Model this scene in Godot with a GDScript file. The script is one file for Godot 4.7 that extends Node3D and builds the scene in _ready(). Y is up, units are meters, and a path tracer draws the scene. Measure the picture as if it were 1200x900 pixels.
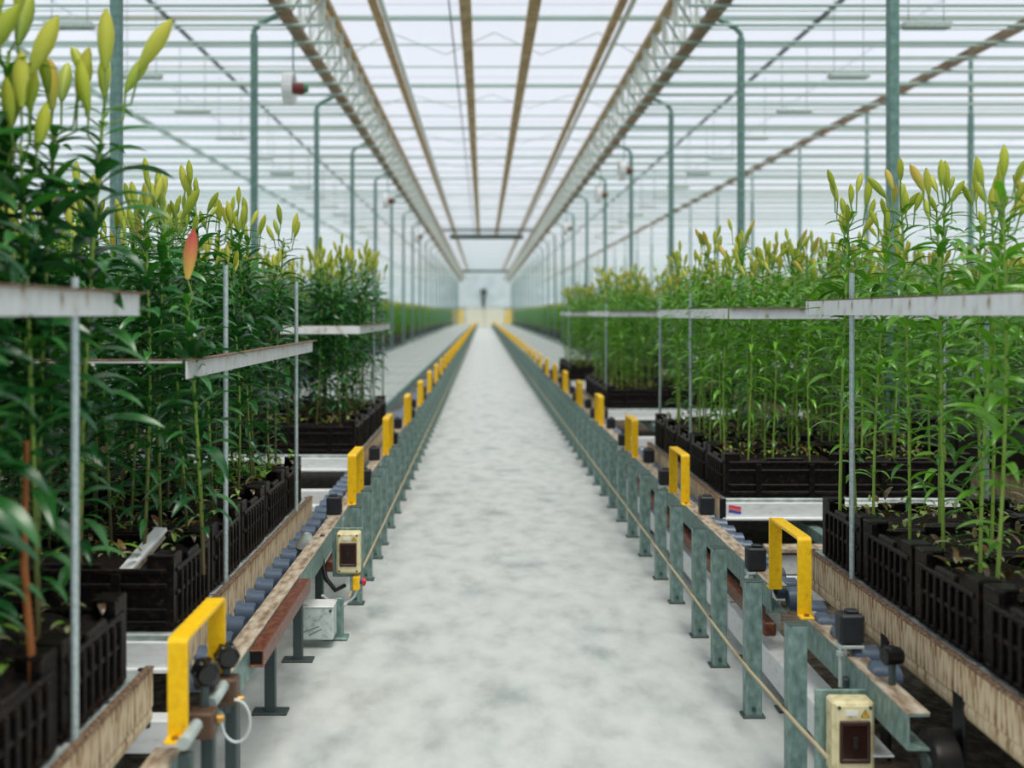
extends Node3D
# A lily greenhouse: concrete path between two roller tracks, rolling benches of crates with budding lilies.
# The path runs along -z; D(d) below means "d metres ahead of the camera".

const CAM_H := 1.35
const MID := 0.17          # x of the middle of the path
const END := 104.0         # far wall
const ORD := ["first", "second", "third", "fourth", "fifth", "sixth", "seventh", "eighth", "ninth", "tenth", "eleventh", "twelfth", "thirteenth", "fourteenth", "fifteenth", "sixteenth"]

var used := {}
var M := {}
var rng := RandomNumberGenerator.new()
var leaf_meshes: Array = []
var bud_meshes: Array = []
var lily_protos := {}
var crate_protos: Array = []

# ------------------------------------------------------------------ mesh building
class MB:
	var v := PackedVector3Array()
	var n := PackedVector3Array()
	var c := PackedColorArray()
	var col := Color(1, 1, 1)
	func tri(a: Vector3, b: Vector3, d: Vector3, out: Vector3) -> void:
		var nn := (d - a).cross(b - a)
		if nn.length_squared() < 1e-16:
			return
		nn = nn.normalized()
		if nn.dot(out) < 0:
			var t := b
			b = d
			d = t
			nn = -nn
		v.append(a); v.append(b); v.append(d)
		for i in 3:
			n.append(nn); c.append(col)
	func quad(a: Vector3, b: Vector3, d: Vector3, e: Vector3, out: Vector3) -> void:
		tri(a, b, d, out)
		tri(a, d, e, out)
	func stri(a: Vector3, b: Vector3, d: Vector3, na: Vector3, nb: Vector3, nd: Vector3) -> void:
		var nn := (d - a).cross(b - a)
		if nn.length_squared() < 1e-18:
			return
		if nn.dot(na + nb + nd) < 0:
			v.append(a); v.append(d); v.append(b)
			n.append(na); n.append(nd); n.append(nb)
		else:
			v.append(a); v.append(b); v.append(d)
			n.append(na); n.append(nb); n.append(nd)
		for i in 3:
			c.append(col)
	# chamfered box, centre p, full size s
	func box(p: Vector3, s: Vector3, bev := 0.0, b := Basis()) -> void:
		var h := s * 0.5
		var e := minf(bev, minf(h.x, minf(h.y, h.z)) * 0.9)
		var ax := [b.x, b.y, b.z]
		var hh := [h.x, h.y, h.z]
		for i in 3:
			var j := (i + 1) % 3
			var k := (i + 2) % 3
			for s1 in [-1.0, 1.0]:
				var f: Vector3 = p + ax[i] * hh[i] * s1
				var u: Vector3 = ax[j] * (hh[j] - e)
				var w: Vector3 = ax[k] * (hh[k] - e)
				quad(f - u - w, f + u - w, f + u + w, f - u + w, ax[i] * s1)
				if e > 0.0:
					for s2 in [-1.0, 1.0]:   # edge between face i and face j, running along k
						var g1: Vector3 = p + ax[i] * hh[i] * s1 + ax[j] * (hh[j] - e) * s2
						var g2: Vector3 = p + ax[i] * (hh[i] - e) * s1 + ax[j] * hh[j] * s2
						quad(g1 - w, g1 + w, g2 + w, g2 - w, ax[i] * s1 + ax[j] * s2)
		if e > 0.0:
			for sx in [-1.0, 1.0]:
				for sy in [-1.0, 1.0]:
					for sz in [-1.0, 1.0]:
						var qx: Vector3 = p + b.x * h.x * sx + b.y * (h.y - e) * sy + b.z * (h.z - e) * sz
						var qy: Vector3 = p + b.x * (h.x - e) * sx + b.y * h.y * sy + b.z * (h.z - e) * sz
						var qz: Vector3 = p + b.x * (h.x - e) * sx + b.y * (h.y - e) * sy + b.z * h.z * sz
						tri(qx, qy, qz, b.x * sx + b.y * sy + b.z * sz)
	# round tube along points, radius per point
	func tube(pts: Array, rad: Array, sides := 8, caps := true, ridge := 0.0) -> void:
		var rings := []
		var up := Vector3.UP
		var t0: Vector3 = (pts[1] - pts[0]).normalized()
		if absf(t0.y) > 0.9:
			up = Vector3.RIGHT
		var side: Vector3 = t0.cross(up).normalized()
		for i in pts.size():
			var t: Vector3
			if i == 0: t = pts[1] - pts[0]
			elif i == pts.size() - 1: t = pts[i] - pts[i - 1]
			else: t = (pts[i + 1] - pts[i]).normalized() + (pts[i] - pts[i - 1]).normalized()
			t = t.normalized()
			if t.length_squared() < 0.5: t = t0
			side = (side - t * side.dot(t)).normalized()
			var up2: Vector3 = side.cross(t).normalized()
			var ring := []
			for k in sides:
				var a := TAU * k / sides
				var dir: Vector3 = side * cos(a) + up2 * sin(a)
				var rr: float = rad[i] * (1.0 + ridge * cos(3.0 * a))
				ring.append([pts[i] + dir * rr, dir])
			rings.append(ring)
		for i in pts.size() - 1:
			for k in sides:
				var k2 := (k + 1) % sides
				var A: Array = rings[i][k]
				var B: Array = rings[i][k2]
				var C2: Array = rings[i + 1][k2]
				var D2: Array = rings[i + 1][k]
				stri(A[0], B[0], C2[0], A[1], B[1], C2[1])
				stri(A[0], C2[0], D2[0], A[1], C2[1], D2[1])
		if caps:
			for e in [0, pts.size() - 1]:
				var out: Vector3 = (pts[0] - pts[1]) if e == 0 else (pts[e] - pts[e - 1])
				if rad[e] > 0.0005:
					for k in sides:
						tri(pts[e], rings[e][k][0], rings[e][(k + 1) % sides][0], out)
	func rod(a: Vector3, b: Vector3, r: float, sides := 8) -> void:
		tube([a, b], [r, r], sides)
	# polygon in the (u, w) plane swept from p along dir
	func extrude(poly: PackedVector2Array, p: Vector3, u: Vector3, w: Vector3, along: Vector3) -> void:
		var m := poly.size()
		var area := 0.0
		for i in m:
			area += poly[i].cross(poly[(i + 1) % m])
		for i in m:
			var a := poly[i]
			var b := poly[(i + 1) % m]
			var nrm := Vector2(b.y - a.y, a.x - b.x) * signf(area)
			var A := p + u * a.x + w * a.y
			var B := p + u * b.x + w * b.y
			quad(A, B, B + along, A + along, u * nrm.x + w * nrm.y)
		var t := Geometry2D.triangulate_polygon(poly)
		for i in range(0, t.size(), 3):
			var q := []
			for j in 3:
				q.append(p + u * poly[t[i + j]].x + w * poly[t[i + j]].y)
			tri(q[0], q[1], q[2], -along)
			tri(q[0] + along, q[1] + along, q[2] + along, along)
	func add(mesh: ArrayMesh, x: Transform3D) -> void:
		var a := mesh.surface_get_arrays(0)
		var vv: PackedVector3Array = a[Mesh.ARRAY_VERTEX]
		var nn: PackedVector3Array = a[Mesh.ARRAY_NORMAL]
		v.append_array(x * vv)
		var nb := x.basis.orthonormalized()
		var r := PackedVector3Array()
		r.resize(nn.size())
		for i in nn.size():
			r[i] = nb * nn[i]
		n.append_array(r)
		c.append_array(a[Mesh.ARRAY_COLOR])
	func mesh(mat: Material) -> ArrayMesh:
		var a := []
		a.resize(Mesh.ARRAY_MAX)
		a[Mesh.ARRAY_VERTEX] = v
		a[Mesh.ARRAY_NORMAL] = n
		a[Mesh.ARRAY_COLOR] = c
		var m := ArrayMesh.new()
		m.add_surface_from_arrays(Mesh.PRIMITIVE_TRIANGLES, a)
		m.surface_set_material(0, mat)
		return m

# ------------------------------------------------------------------ naming
func numbered(called: String) -> String:
	if used.has(called):
		used[called] += 1
		return "%s_%03d" % [called, used[called]]
	used[called] = 0
	return called

func child_name(parent: Node, called: String) -> String:
	if parent == self:
		return numbered(called)
	var k := 0
	var nm := called
	var seen: Dictionary = parent.get_meta("_n", {})
	if seen.has(called):
		k = seen[called] + 1
		nm = "%s_%03d" % [called, k]
	seen[called] = k
	parent.set_meta("_n", seen)
	return nm

func put(called: String, mesh: Mesh, parent: Node = self, x := Transform3D()) -> MeshInstance3D:
	var o := MeshInstance3D.new()
	o.name = child_name(parent, called)
	o.mesh = mesh
	o.transform = x
	parent.add_child(o, true)
	return o

func obj(called: String, b: MB, mat: Material, parent: Node = self) -> MeshInstance3D:
	return put(called, b.mesh(mat), parent)

func tag(o: Node, label: String, category: String, group := "") -> Node:
	o.set_meta("label", label)
	o.set_meta("category", category)
	if group != "":
		o.set_meta("group", group)
	return o

func thing(called: String, label: String, category: String, at := Vector3.ZERO, turn := 0.0, group := "") -> Node3D:
	var o := Node3D.new()
	o.name = numbered(called)
	add_child(o, true)
	o.position = at
	o.rotation.y = turn
	tag(o, label, category, group)
	return o

func structure(called: String, label: String, category: String, b: MB, mat: Material) -> MeshInstance3D:
	var o := obj(called, b, mat)
	o.set_meta("kind", "structure")
	tag(o, label, category)
	return o

func stuff(o: Node) -> Node:
	o.set_meta("kind", "stuff")
	return o

func copy(src: Node3D, called: String, label: String, category: String, x: Transform3D, group := "") -> Node3D:
	var o: Node3D = src.duplicate()
	o.name = numbered(called)
	add_child(o, true)
	o.transform = x
	tag(o, label, category, group)
	return o

func P(x: float, y: float, d: float) -> Vector3:
	return Vector3(x, y, -d)

# ------------------------------------------------------------------ materials
func srgb(r: float, g: float, b: float) -> Color:
	return Color(r / 255.0, g / 255.0, b / 255.0)

func noise_tex(seed_: int, freq: float, stops: Array, size := 512, octaves := 4, normal := 0.0, kind := FastNoiseLite.TYPE_SIMPLEX_SMOOTH) -> NoiseTexture2D:
	var f := FastNoiseLite.new()
	f.seed = seed_
	f.noise_type = kind
	f.frequency = freq
	f.fractal_octaves = octaves
	var t := NoiseTexture2D.new()
	t.width = size
	t.height = size
	t.seamless = true
	t.noise = f
	if normal > 0.0:
		t.as_normal_map = true
		t.bump_strength = normal
	elif stops.size():
		var g := Gradient.new()
		var off := PackedFloat32Array()
		var cs := PackedColorArray()
		for s in stops:
			off.append(s[0])
			cs.append(s[1])
		g.offsets = off
		g.colors = cs
		t.color_ramp = g
	return t

func mat(called: String, c: Color, rough := 0.6, metal := 0.0, tex: Texture2D = null, scale := Vector3.ONE, nrm: Texture2D = null, nscale := 0.5) -> StandardMaterial3D:
	var m := StandardMaterial3D.new()
	m.resource_name = called
	m.albedo_color = c
	m.roughness = rough
	m.metallic = metal
	if tex or nrm:
		m.uv1_triplanar = true
		m.uv1_world_triplanar = true
		m.uv1_scale = scale
	if tex:
		m.albedo_texture = tex
	if nrm:
		m.normal_enabled = true
		m.normal_texture = nrm
		m.normal_scale = nscale
	M[called] = m
	return m

func materials() -> void:
	var bump := noise_tex(5, 0.03, [], 512, 5, 4.0)
	mat("concrete", Color.WHITE, 0.6, 0.0, noise_tex(1, 0.011, [[0.0, srgb(168, 172, 169)], [0.35, srgb(187, 192, 189)], [0.6, srgb(195, 200, 197)], [1.0, srgb(203, 208, 205)]], 1024, 7), Vector3(0.5, 0.5, 0.3), bump, 0.2)
	M.concrete.detail_enabled = true
	M.concrete.detail_blend_mode = BaseMaterial3D.BLEND_MODE_MUL
	M.concrete.detail_albedo = noise_tex(17, 0.004, [[0.0, srgb(206, 212, 215)], [0.2, srgb(240, 243, 244)], [0.4, Color.WHITE], [1.0, Color.WHITE]], 1024, 7)
	M.concrete.detail_uv_layer = BaseMaterial3D.DETAIL_UV_1
	mat("galvanised", Color.WHITE, 0.5, 0.25, noise_tex(2, 0.02, [[0.0, srgb(92, 116, 110)], [0.45, srgb(118, 144, 138)], [0.7, srgb(130, 157, 151)], [1.0, srgb(156, 180, 174)]], 512, 5), Vector3(3, 1.6, 3), bump, 0.2)
	mat("pale_steel", Color.WHITE, 0.45, 0.3, noise_tex(3, 0.02, [[0.0, srgb(150, 164, 160)], [0.5, srgb(190, 202, 198)], [1.0, srgb(215, 224, 222)]], 256, 4), Vector3(2, 2, 2))
	mat("rod_steel", Color.WHITE, 0.4, 0.35, noise_tex(4, 0.05, [[0.0, srgb(140, 158, 158)], [0.5, srgb(176, 192, 192)], [1.0, srgb(200, 212, 212)]], 256, 4), Vector3(4, 4, 4))
	mat("pipe", Color.WHITE, 0.5, 0.0, noise_tex(6, 0.004, [[0.0, srgb(172, 154, 124)], [0.3, srgb(150, 170, 162)], [0.55, srgb(160, 186, 180)], [1.0, srgb(192, 208, 206)]], 512, 3), Vector3(0.03, 0.7, 0.7))
	mat("tan_beam", Color.WHITE, 0.6, 0.0, noise_tex(7, 0.02, [[0.0, srgb(146, 118, 80)], [0.5, srgb(176, 148, 106)], [1.0, srgb(196, 172, 132)]], 256, 4), Vector3(0.6, 0.6, 0.6))
	mat("brown_chord", Color.WHITE, 0.6, 0.0, noise_tex(8, 0.02, [[0.0, srgb(104, 82, 58)], [0.5, srgb(138, 112, 84)], [1.0, srgb(168, 146, 116)]], 256, 4), Vector3(0.6, 0.6, 0.6))
	mat("brace", srgb(196, 204, 198), 0.5, 0.0)
	mat("column", Color.WHITE, 0.5, 0.2, noise_tex(9, 0.03, [[0.0, srgb(84, 118, 110)], [0.5, srgb(104, 138, 130)], [1.0, srgb(126, 156, 150)]], 256, 4), Vector3(2, 2, 2))
	mat("white_paint", Color.WHITE, 0.45, 0.0, noise_tex(10, 0.012, [[0.0, srgb(200, 200, 190)], [0.25, srgb(228, 231, 230)], [0.6, srgb(236, 239, 240)], [1.0, srgb(240, 243, 245)]], 512, 5), Vector3(2, 6, 2))
	mat("bar_paint", Color.WHITE, 0.42, 0.0, noise_tex(11, 0.014, [[0.0, srgb(120, 100, 80)], [0.16, srgb(196, 190, 178)], [0.32, srgb(222, 224, 222)], [1.0, srgb(238, 241, 243)]], 512, 6), Vector3(2.2, 1.2, 2.2))
	mat("bar_rust", Color.WHITE, 0.7, 0.0, noise_tex(12, 0.03, [[0.0, srgb(58, 40, 30)], [0.5, srgb(108, 82, 62)], [1.0, srgb(168, 148, 124)]], 256, 4), Vector3(4, 4, 4))
	mat("board", Color.WHITE, 0.55, 0.0, noise_tex(13, 0.01, [[0.0, srgb(92, 58, 36)], [0.24, srgb(146, 112, 80)], [0.42, srgb(206, 180, 142)], [0.6, srgb(222, 202, 168)], [1.0, srgb(228, 214, 190)]], 1024, 6), Vector3(4.5, 0.8, 4.5), bump, 0.12)
	mat("board_rust", Color.WHITE, 0.8, 0.0, noise_tex(14, 0.03, [[0.0, srgb(40, 28, 22)], [0.4, srgb(84, 62, 46)], [0.6, srgb(128, 104, 80)], [1.0, srgb(184, 164, 136)]], 512, 5), Vector3(5, 5, 5))
	mat("rust_tube", Color.WHITE, 0.38, 0.1, noise_tex(15, 0.02, [[0.0, srgb(74, 38, 26)], [0.5, srgb(112, 62, 42)], [1.0, srgb(146, 92, 64)]], 512, 5), Vector3(3, 3, 3), bump, 0.3)
	mat("dirty_wood", Color.WHITE, 0.75, 0.0, noise_tex(16, 0.012, [[0.0, srgb(104, 84, 66)], [0.4, srgb(158, 140, 118)], [0.7, srgb(186, 174, 156)], [1.0, srgb(206, 198, 184)]], 512, 6), Vector3(4, 4, 1.4), bump, 0.4)
	mat("yellow", Color.WHITE, 0.42, 0.0, noise_tex(18, 0.025, [[0.0, srgb(176, 122, 10)], [0.12, srgb(236, 184, 8)], [0.5, srgb(246, 196, 6)], [1.0, srgb(250, 208, 24)]], 512, 5), Vector3(3, 3, 3), bump, 0.15)
	mat("crate", Color.WHITE, 0.42, 0.0, noise_tex(19, 0.03, [[0.0, srgb(86, 62, 46)], [0.22, srgb(44, 30, 23)], [0.42, srgb(18, 14, 13)], [0.8, srgb(12, 11, 12)], [1.0, srgb(30, 24, 22)]], 512, 5), Vector3(2.2, 2.2, 2.2), bump, 0.2)
	M.crate.metallic_specular = 0.3
	mat("black_rubber", srgb(24, 29, 36), 0.5)
	mat("black_plastic", srgb(12, 12, 14), 0.35)
	mat("roller", srgb(84, 100, 120), 0.32, 0.1)
	mat("soil", Color.WHITE, 0.95, 0.0, noise_tex(20, 0.06, [[0.0, srgb(10, 7, 6)], [0.5, srgb(30, 20, 15)], [0.8, srgb(58, 40, 28)], [1.0, srgb(96, 70, 48)]], 512, 5), Vector3(3, 3, 3), noise_tex(21, 0.08, [], 512, 5, 12.0), 1.0)
	mat("cream", Color.WHITE, 0.45, 0.0, noise_tex(22, 0.02, [[0.0, srgb(176, 160, 112)], [0.35, srgb(218, 206, 160)], [1.0, srgb(232, 222, 180)]], 256, 4), Vector3(5, 5, 5))
	mat("grey_box", Color.WHITE, 0.5, 0.0, noise_tex(23, 0.02, [[0.0, srgb(136, 150, 146)], [0.4, srgb(184, 196, 192)], [1.0, srgb(204, 214, 210)]], 256, 4), Vector3(5, 5, 5))
	mat("smoked", srgb(40, 22, 16), 0.15)
	mat("label_white", srgb(232, 232, 228), 0.5)
	mat("warning_yellow", srgb(236, 186, 30), 0.5)
	mat("ink", srgb(16, 16, 16), 0.6)
	mat("sticker_pink", srgb(226, 70, 110), 0.5)
	mat("sticker_orange", srgb(236, 128, 90), 0.5)
	mat("sticker_blue", srgb(70, 84, 190), 0.5)
	mat("rope", srgb(186, 170, 136), 0.8)
	mat("brown_clamp", srgb(84, 62, 44), 0.5)
	mat("dirt", Color.WHITE, 0.95, 0.0, noise_tex(33, 0.02, [[0.0, srgb(52, 44, 36)], [0.5, srgb(96, 84, 70)], [1.0, srgb(140, 128, 112)]], 512, 6), Vector3(1.5, 1.5, 1.5), bump, 0.8)
	mat("cable", srgb(206, 214, 216), 0.5)
	mat("brass", srgb(170, 128, 60), 0.35, 0.7)
	mat("red", srgb(196, 34, 40), 0.35)
	mat("blue", srgb(40, 60, 150), 0.4)
	mat("motor_red", srgb(120, 52, 48), 0.5)
	mat("motor_green", srgb(60, 130, 84), 0.5)
	mat("wall_white", Color.WHITE, 0.6, 0.0, noise_tex(24, 0.01, [[0.0, srgb(176, 190, 192)], [1.0, srgb(200, 212, 216)]], 256, 3), Vector3(0.2, 0.2, 0.2))
	mat("wall_cream", srgb(206, 180, 92), 0.6)
	mat("door_white", srgb(204, 204, 186), 0.5)
	mat("bed_steel", Color.WHITE, 0.55, 0.1, noise_tex(31, 0.02, [[0.0, srgb(120, 128, 124)], [0.5, srgb(156, 164, 160)], [1.0, srgb(180, 186, 182)]], 256, 4), Vector3(2, 2, 2))
	mat("dry_stalk", srgb(136, 78, 30), 0.7)
	mat("window_brown", srgb(58, 30, 20), 0.4)
	mat("dark_steel", srgb(70, 84, 82), 0.5, 0.3)
	var screen := mat("screen_cloth", Color(0.92, 0.945, 1.0, 0.45), 0.9)
	screen.transparency = BaseMaterial3D.TRANSPARENCY_ALPHA
	screen.cull_mode = BaseMaterial3D.CULL_DISABLED
	screen.backlight_enabled = true
	screen.backlight = Color(0.95, 0.97, 1.0)
	var glass := mat("glass_wall", Color(0.93, 0.97, 1.0, 0.3), 0.2)
	glass.transparency = BaseMaterial3D.TRANSPARENCY_ALPHA
	var leaf := mat("leaf", Color.WHITE, 0.27)
	leaf.vertex_color_use_as_albedo = true
	leaf.cull_mode = BaseMaterial3D.CULL_DISABLED
	leaf.metallic_specular = 0.6
	leaf.backlight_enabled = true
	leaf.backlight = Color(0.62, 0.7, 0.2)
	var bud := mat("bud", Color.WHITE, 0.45)
	bud.vertex_color_use_as_albedo = true
	bud.backlight_enabled = true
	bud.backlight = Color(0.6, 0.6, 0.3)
	var stem := mat("stem", Color.WHITE, 0.5)
	stem.vertex_color_use_as_albedo = true

# ------------------------------------------------------------------ lilies
func make_leaf(len_: float, width: float, e0: float, e1: float, twist: float, c0: Color, segs := 7) -> ArrayMesh:
	# leaves the origin along +x, bends from elevation e0 to e1; a shallow V across the midrib
	var b := MB.new()
	var p := Vector3.ZERO
	var rows := []
	for i in segs + 1:
		var t := float(i) / segs
		var el := lerpf(e0, e1, pow(t, 0.85))
		var dir := Vector3(cos(el), sin(el), 0)
		var w := width * (0.16 + 0.84 * pow(sin(PI * pow(clampf(t, 0.0, 1.0), 0.72)), 0.8)) if t < 0.999 else 0.0
		if t > 0.0 and t < 0.999:
			w = width * maxf(0.14 * (1.0 - t), pow(sin(PI * pow(t, 0.72)), 0.85))
		var nrm := Vector3(-sin(el), cos(el), 0)
		var side := Vector3(0, 0, 1).rotated(dir, twist * t)
		var nr2 := nrm.rotated(dir, twist * t)
		rows.append([p, side, nr2, w])
		p += dir * len_ / segs
	for i in segs:
		var A: Array = rows[i]
		var B: Array = rows[i + 1]
		for s in [-1.0, 1.0]:
			var a0: Vector3 = A[0]
			var b0: Vector3 = B[0]
			var a1: Vector3 = a0 + A[1] * s * A[3] * 0.5 + A[2] * A[3] * 0.16
			var b1: Vector3 = b0 + B[1] * s * B[3] * 0.5 + B[2] * B[3] * 0.16
			var na: Vector3 = (A[2] - A[1] * s * 0.3).normalized()
			var nb: Vector3 = (B[2] - B[1] * s * 0.3).normalized()
			b.col = c0
			b.stri(a0, a1, b1, na, na, nb)
			b.stri(a0, b1, b0, na, nb, nb)
	return b.mesh(M.leaf)

func make_bud(len_: float, r: float, base: Color, tip: Color, bend := 0.0) -> ArrayMesh:
	var b := MB.new()
	var prof := [[0.0, 0.30], [0.1, 0.52], [0.28, 0.82], [0.5, 1.0], [0.68, 0.95], [0.84, 0.66], [0.95, 0.3], [1.0, 0.05]]
	var pts := []
	var rad := []
	for q in prof:
		pts.append(Vector3(bend * q[0] * q[0] * len_, q[0] * len_, 0))
		rad.append(q[1] * r)
	b.tube(pts, rad, 12, true, 0.09)
	# a gradient of the bud's own colour: green at the stalk, ripening towards the tip
	for i in b.v.size():
		b.c[i] = base.lerp(tip, clampf(b.v[i].y / len_ * 1.3 - 0.1, 0.0, 1.0))
	return b.mesh(M.bud)

func lily_parts() -> void:
	rng.seed = 77
	for set_ in 2:      # a fresh green kind and a darker, broader leaved kind
		for i in 14:
			var g := rng.randf()
			var c := Color(lerpf(0.05, 0.19, g), lerpf(0.18, 0.47, g), lerpf(0.018, 0.035, g)) if set_ == 0 else Color(lerpf(0.016, 0.06, g), lerpf(0.10, 0.26, g), lerpf(0.03, 0.045, g))
			leaf_meshes.append(make_leaf(rng.randf_range(0.135, 0.19), rng.randf_range(0.023, 0.033) + 0.006 * set_, deg_to_rad(rng.randf_range(20, 58)), deg_to_rad(rng.randf_range(-70, -8)), rng.randf_range(-0.8, 0.8), c))
		for i in 6:
			var g := rng.randf()
			leaf_meshes.append(make_leaf(rng.randf_range(0.09, 0.13), rng.randf_range(0.017, 0.025), deg_to_rad(rng.randf_range(20, 60)), deg_to_rad(rng.randf_range(-55, 0)), rng.randf_range(-0.5, 0.5), Color(lerpf(0.07, 0.17, g), lerpf(0.22, 0.42, g), 0.03) if set_ == 0 else Color(lerpf(0.03, 0.09, g), lerpf(0.13, 0.30, g), 0.035), 6))
	var cols := [[Color(0.17, 0.28, 0.02), Color(0.40, 0.47, 0.03)], [Color(0.26, 0.37, 0.025), Color(0.58, 0.62, 0.05)], [Color(0.20, 0.32, 0.02), Color(0.48, 0.54, 0.04)], [Color(0.34, 0.42, 0.04), Color(0.68, 0.66, 0.08)], [Color(0.36, 0.40, 0.05), Color(0.68, 0.48, 0.08)]]
	for i in cols.size():
		bud_meshes.append(make_bud([0.096, 0.086, 0.076, 0.092, 0.1][i], [0.0128, 0.0118, 0.0105, 0.0125, 0.0138][i], cols[i][0], cols[i][1], [0.05, -0.08, 0.1, 0.0, 0.06][i]))
	bud_meshes.append(make_bud(0.132, 0.021, Color(0.70, 0.52, 0.10), Color(0.74, 0.12, 0.10), 0.04))   # a ripe pink one

# One lily as an array of [name, mesh, transform]; also used to make the joined version
func lily_plan(seed_: int, height: float, n_leaves: int, brown := 0.0, n_buds := 5, low := 0.13) -> Dictionary:
	var set_ := 20 if brown > 0.0 else 0
	rng.seed = seed_
	var lean := Vector3(rng.randf_range(-0.07, 0.07), 0, rng.randf_range(-0.07, 0.07))
	var wob := Vector3(rng.randf_range(-0.02, 0.02), 0, rng.randf_range(-0.02, 0.02))
	var at := func(t: float) -> Vector3: return Vector3(0, height * t, 0) + lean * height * t * t + wob * sin(t * PI)
	var st := MB.new()
	var pts := []
	var rad := []
	for i in 11:
		var t := i / 10.0
		pts.append(at.call(t))
		rad.append(lerpf(0.0062, 0.0038, t))
	st.tube(pts, rad, 7)
	for i in st.v.size():
		var t2 := clampf(st.v[i].y / height, 0, 1)
		st.c[i] = Color(0.10, 0.065, 0.025).lerp(Color(0.27, 0.42, 0.06), clampf(t2 * 3.0 + 0.8 - brown * 2.0, 0, 1))
	var leaves := []
	var ang := rng.randf() * TAU
	for i in n_leaves:
		var u := float(i) / (n_leaves - 1)
		var t := lerpf(low, 0.985, pow(u, 0.88))
		ang += 2.4 + rng.randf_range(-0.35, 0.35)
		var k := rng.randi_range(0, 13)
		var s := rng.randf_range(0.82, 1.15)
		if u > 0.86: 
			k = rng.randi_range(14, 19)
		if u < 0.18:
			s *= 0.75
			if rng.randf() < (0.35 if set_ == 0 else 0.1): continue
		var bs := Basis(Vector3.UP, ang) * Basis(Vector3(0, 0, 1), rng.randf_range(-0.25, 0.2) - (0.25 if u < 0.25 else 0.0)) * Basis().scaled(Vector3.ONE * s)
		leaves.append([k + set_, Transform3D(bs, at.call(t))])
	var buds := []
	var top: Vector3 = at.call(1.0)
	for i in n_buds:
		var a := TAU * i / n_buds + rng.randf_range(-0.4, 0.4)
		var tilt := rng.randf_range(0.4, 1.05) if i > 0 else rng.randf_range(0.0, 0.25)
		var bs2 := Basis(Vector3.UP, a) * Basis(Vector3(0, 0, 1), -tilt)
		var start: Vector3 = at.call(rng.randf_range(0.91, 1.0))
		var l := rng.randf_range(0.05, 0.1)
		var mid: Vector3 = start + bs2.x * l * 0.25 + bs2.y * l * 0.6
		var endp: Vector3 = start + bs2.y * l + Vector3(0, l * 0.35, 0)
		st.col = Color(0.16, 0.27, 0.06)
		st.tube([start, mid, endp], [0.0026, 0.0024, 0.003], 6, false)
		var tilt2 := tilt * rng.randf_range(0.25, 0.75)
		buds.append([rng.randi_range(0, 3) if rng.randf() < 0.94 else 4, Transform3D(Basis(Vector3.UP, a) * Basis(Vector3(0, 0, 1), -tilt2) * Basis().scaled(Vector3.ONE * rng.randf_range(0.8, 1.12)), endp)])
	return {"stem": st.mesh(M.stem), "leaves": leaves, "buds": buds}

func lily_proto(key: String, seed_: int, height: float, n: int, single: bool, brown := 0.0, n_buds := 5) -> Node3D:
	if lily_protos.has(key):
		return lily_protos[key]
	var plan := lily_plan(seed_, height, n, brown, n_buds)
	var root := Node3D.new()
	put("stem", plan.stem, root)
	if single:
		for q in plan.leaves:
			put("leaf", leaf_meshes[q[0]], root, q[1])
	else:
		var b := MB.new()
		for q in plan.leaves:
			b.add(leaf_meshes[q[0]], q[1])
		stuff(obj("foliage", b, M.leaf, root))
	for q in plan.buds:
		put("bud", bud_meshes[q[0]], root, q[1].scaled_local(Vector3.ONE * (1.3 if key.begins_with("c") else 1.0)))
	root.remove_meta("_n")
	lily_protos[key] = root
	return root

func lily_joined(seed_: int, height: float, n: int) -> ArrayMesh:
	var plan := lily_plan(seed_, height, n)
	var b := MB.new()
	for q in plan.leaves:
		b.add(leaf_meshes[q[0]], q[1])
	b.add(plan.stem, Transform3D())
	for q in plan.buds:
		b.add(bud_meshes[q[0]], q[1])
	return b.mesh(M.leaf)

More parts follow.
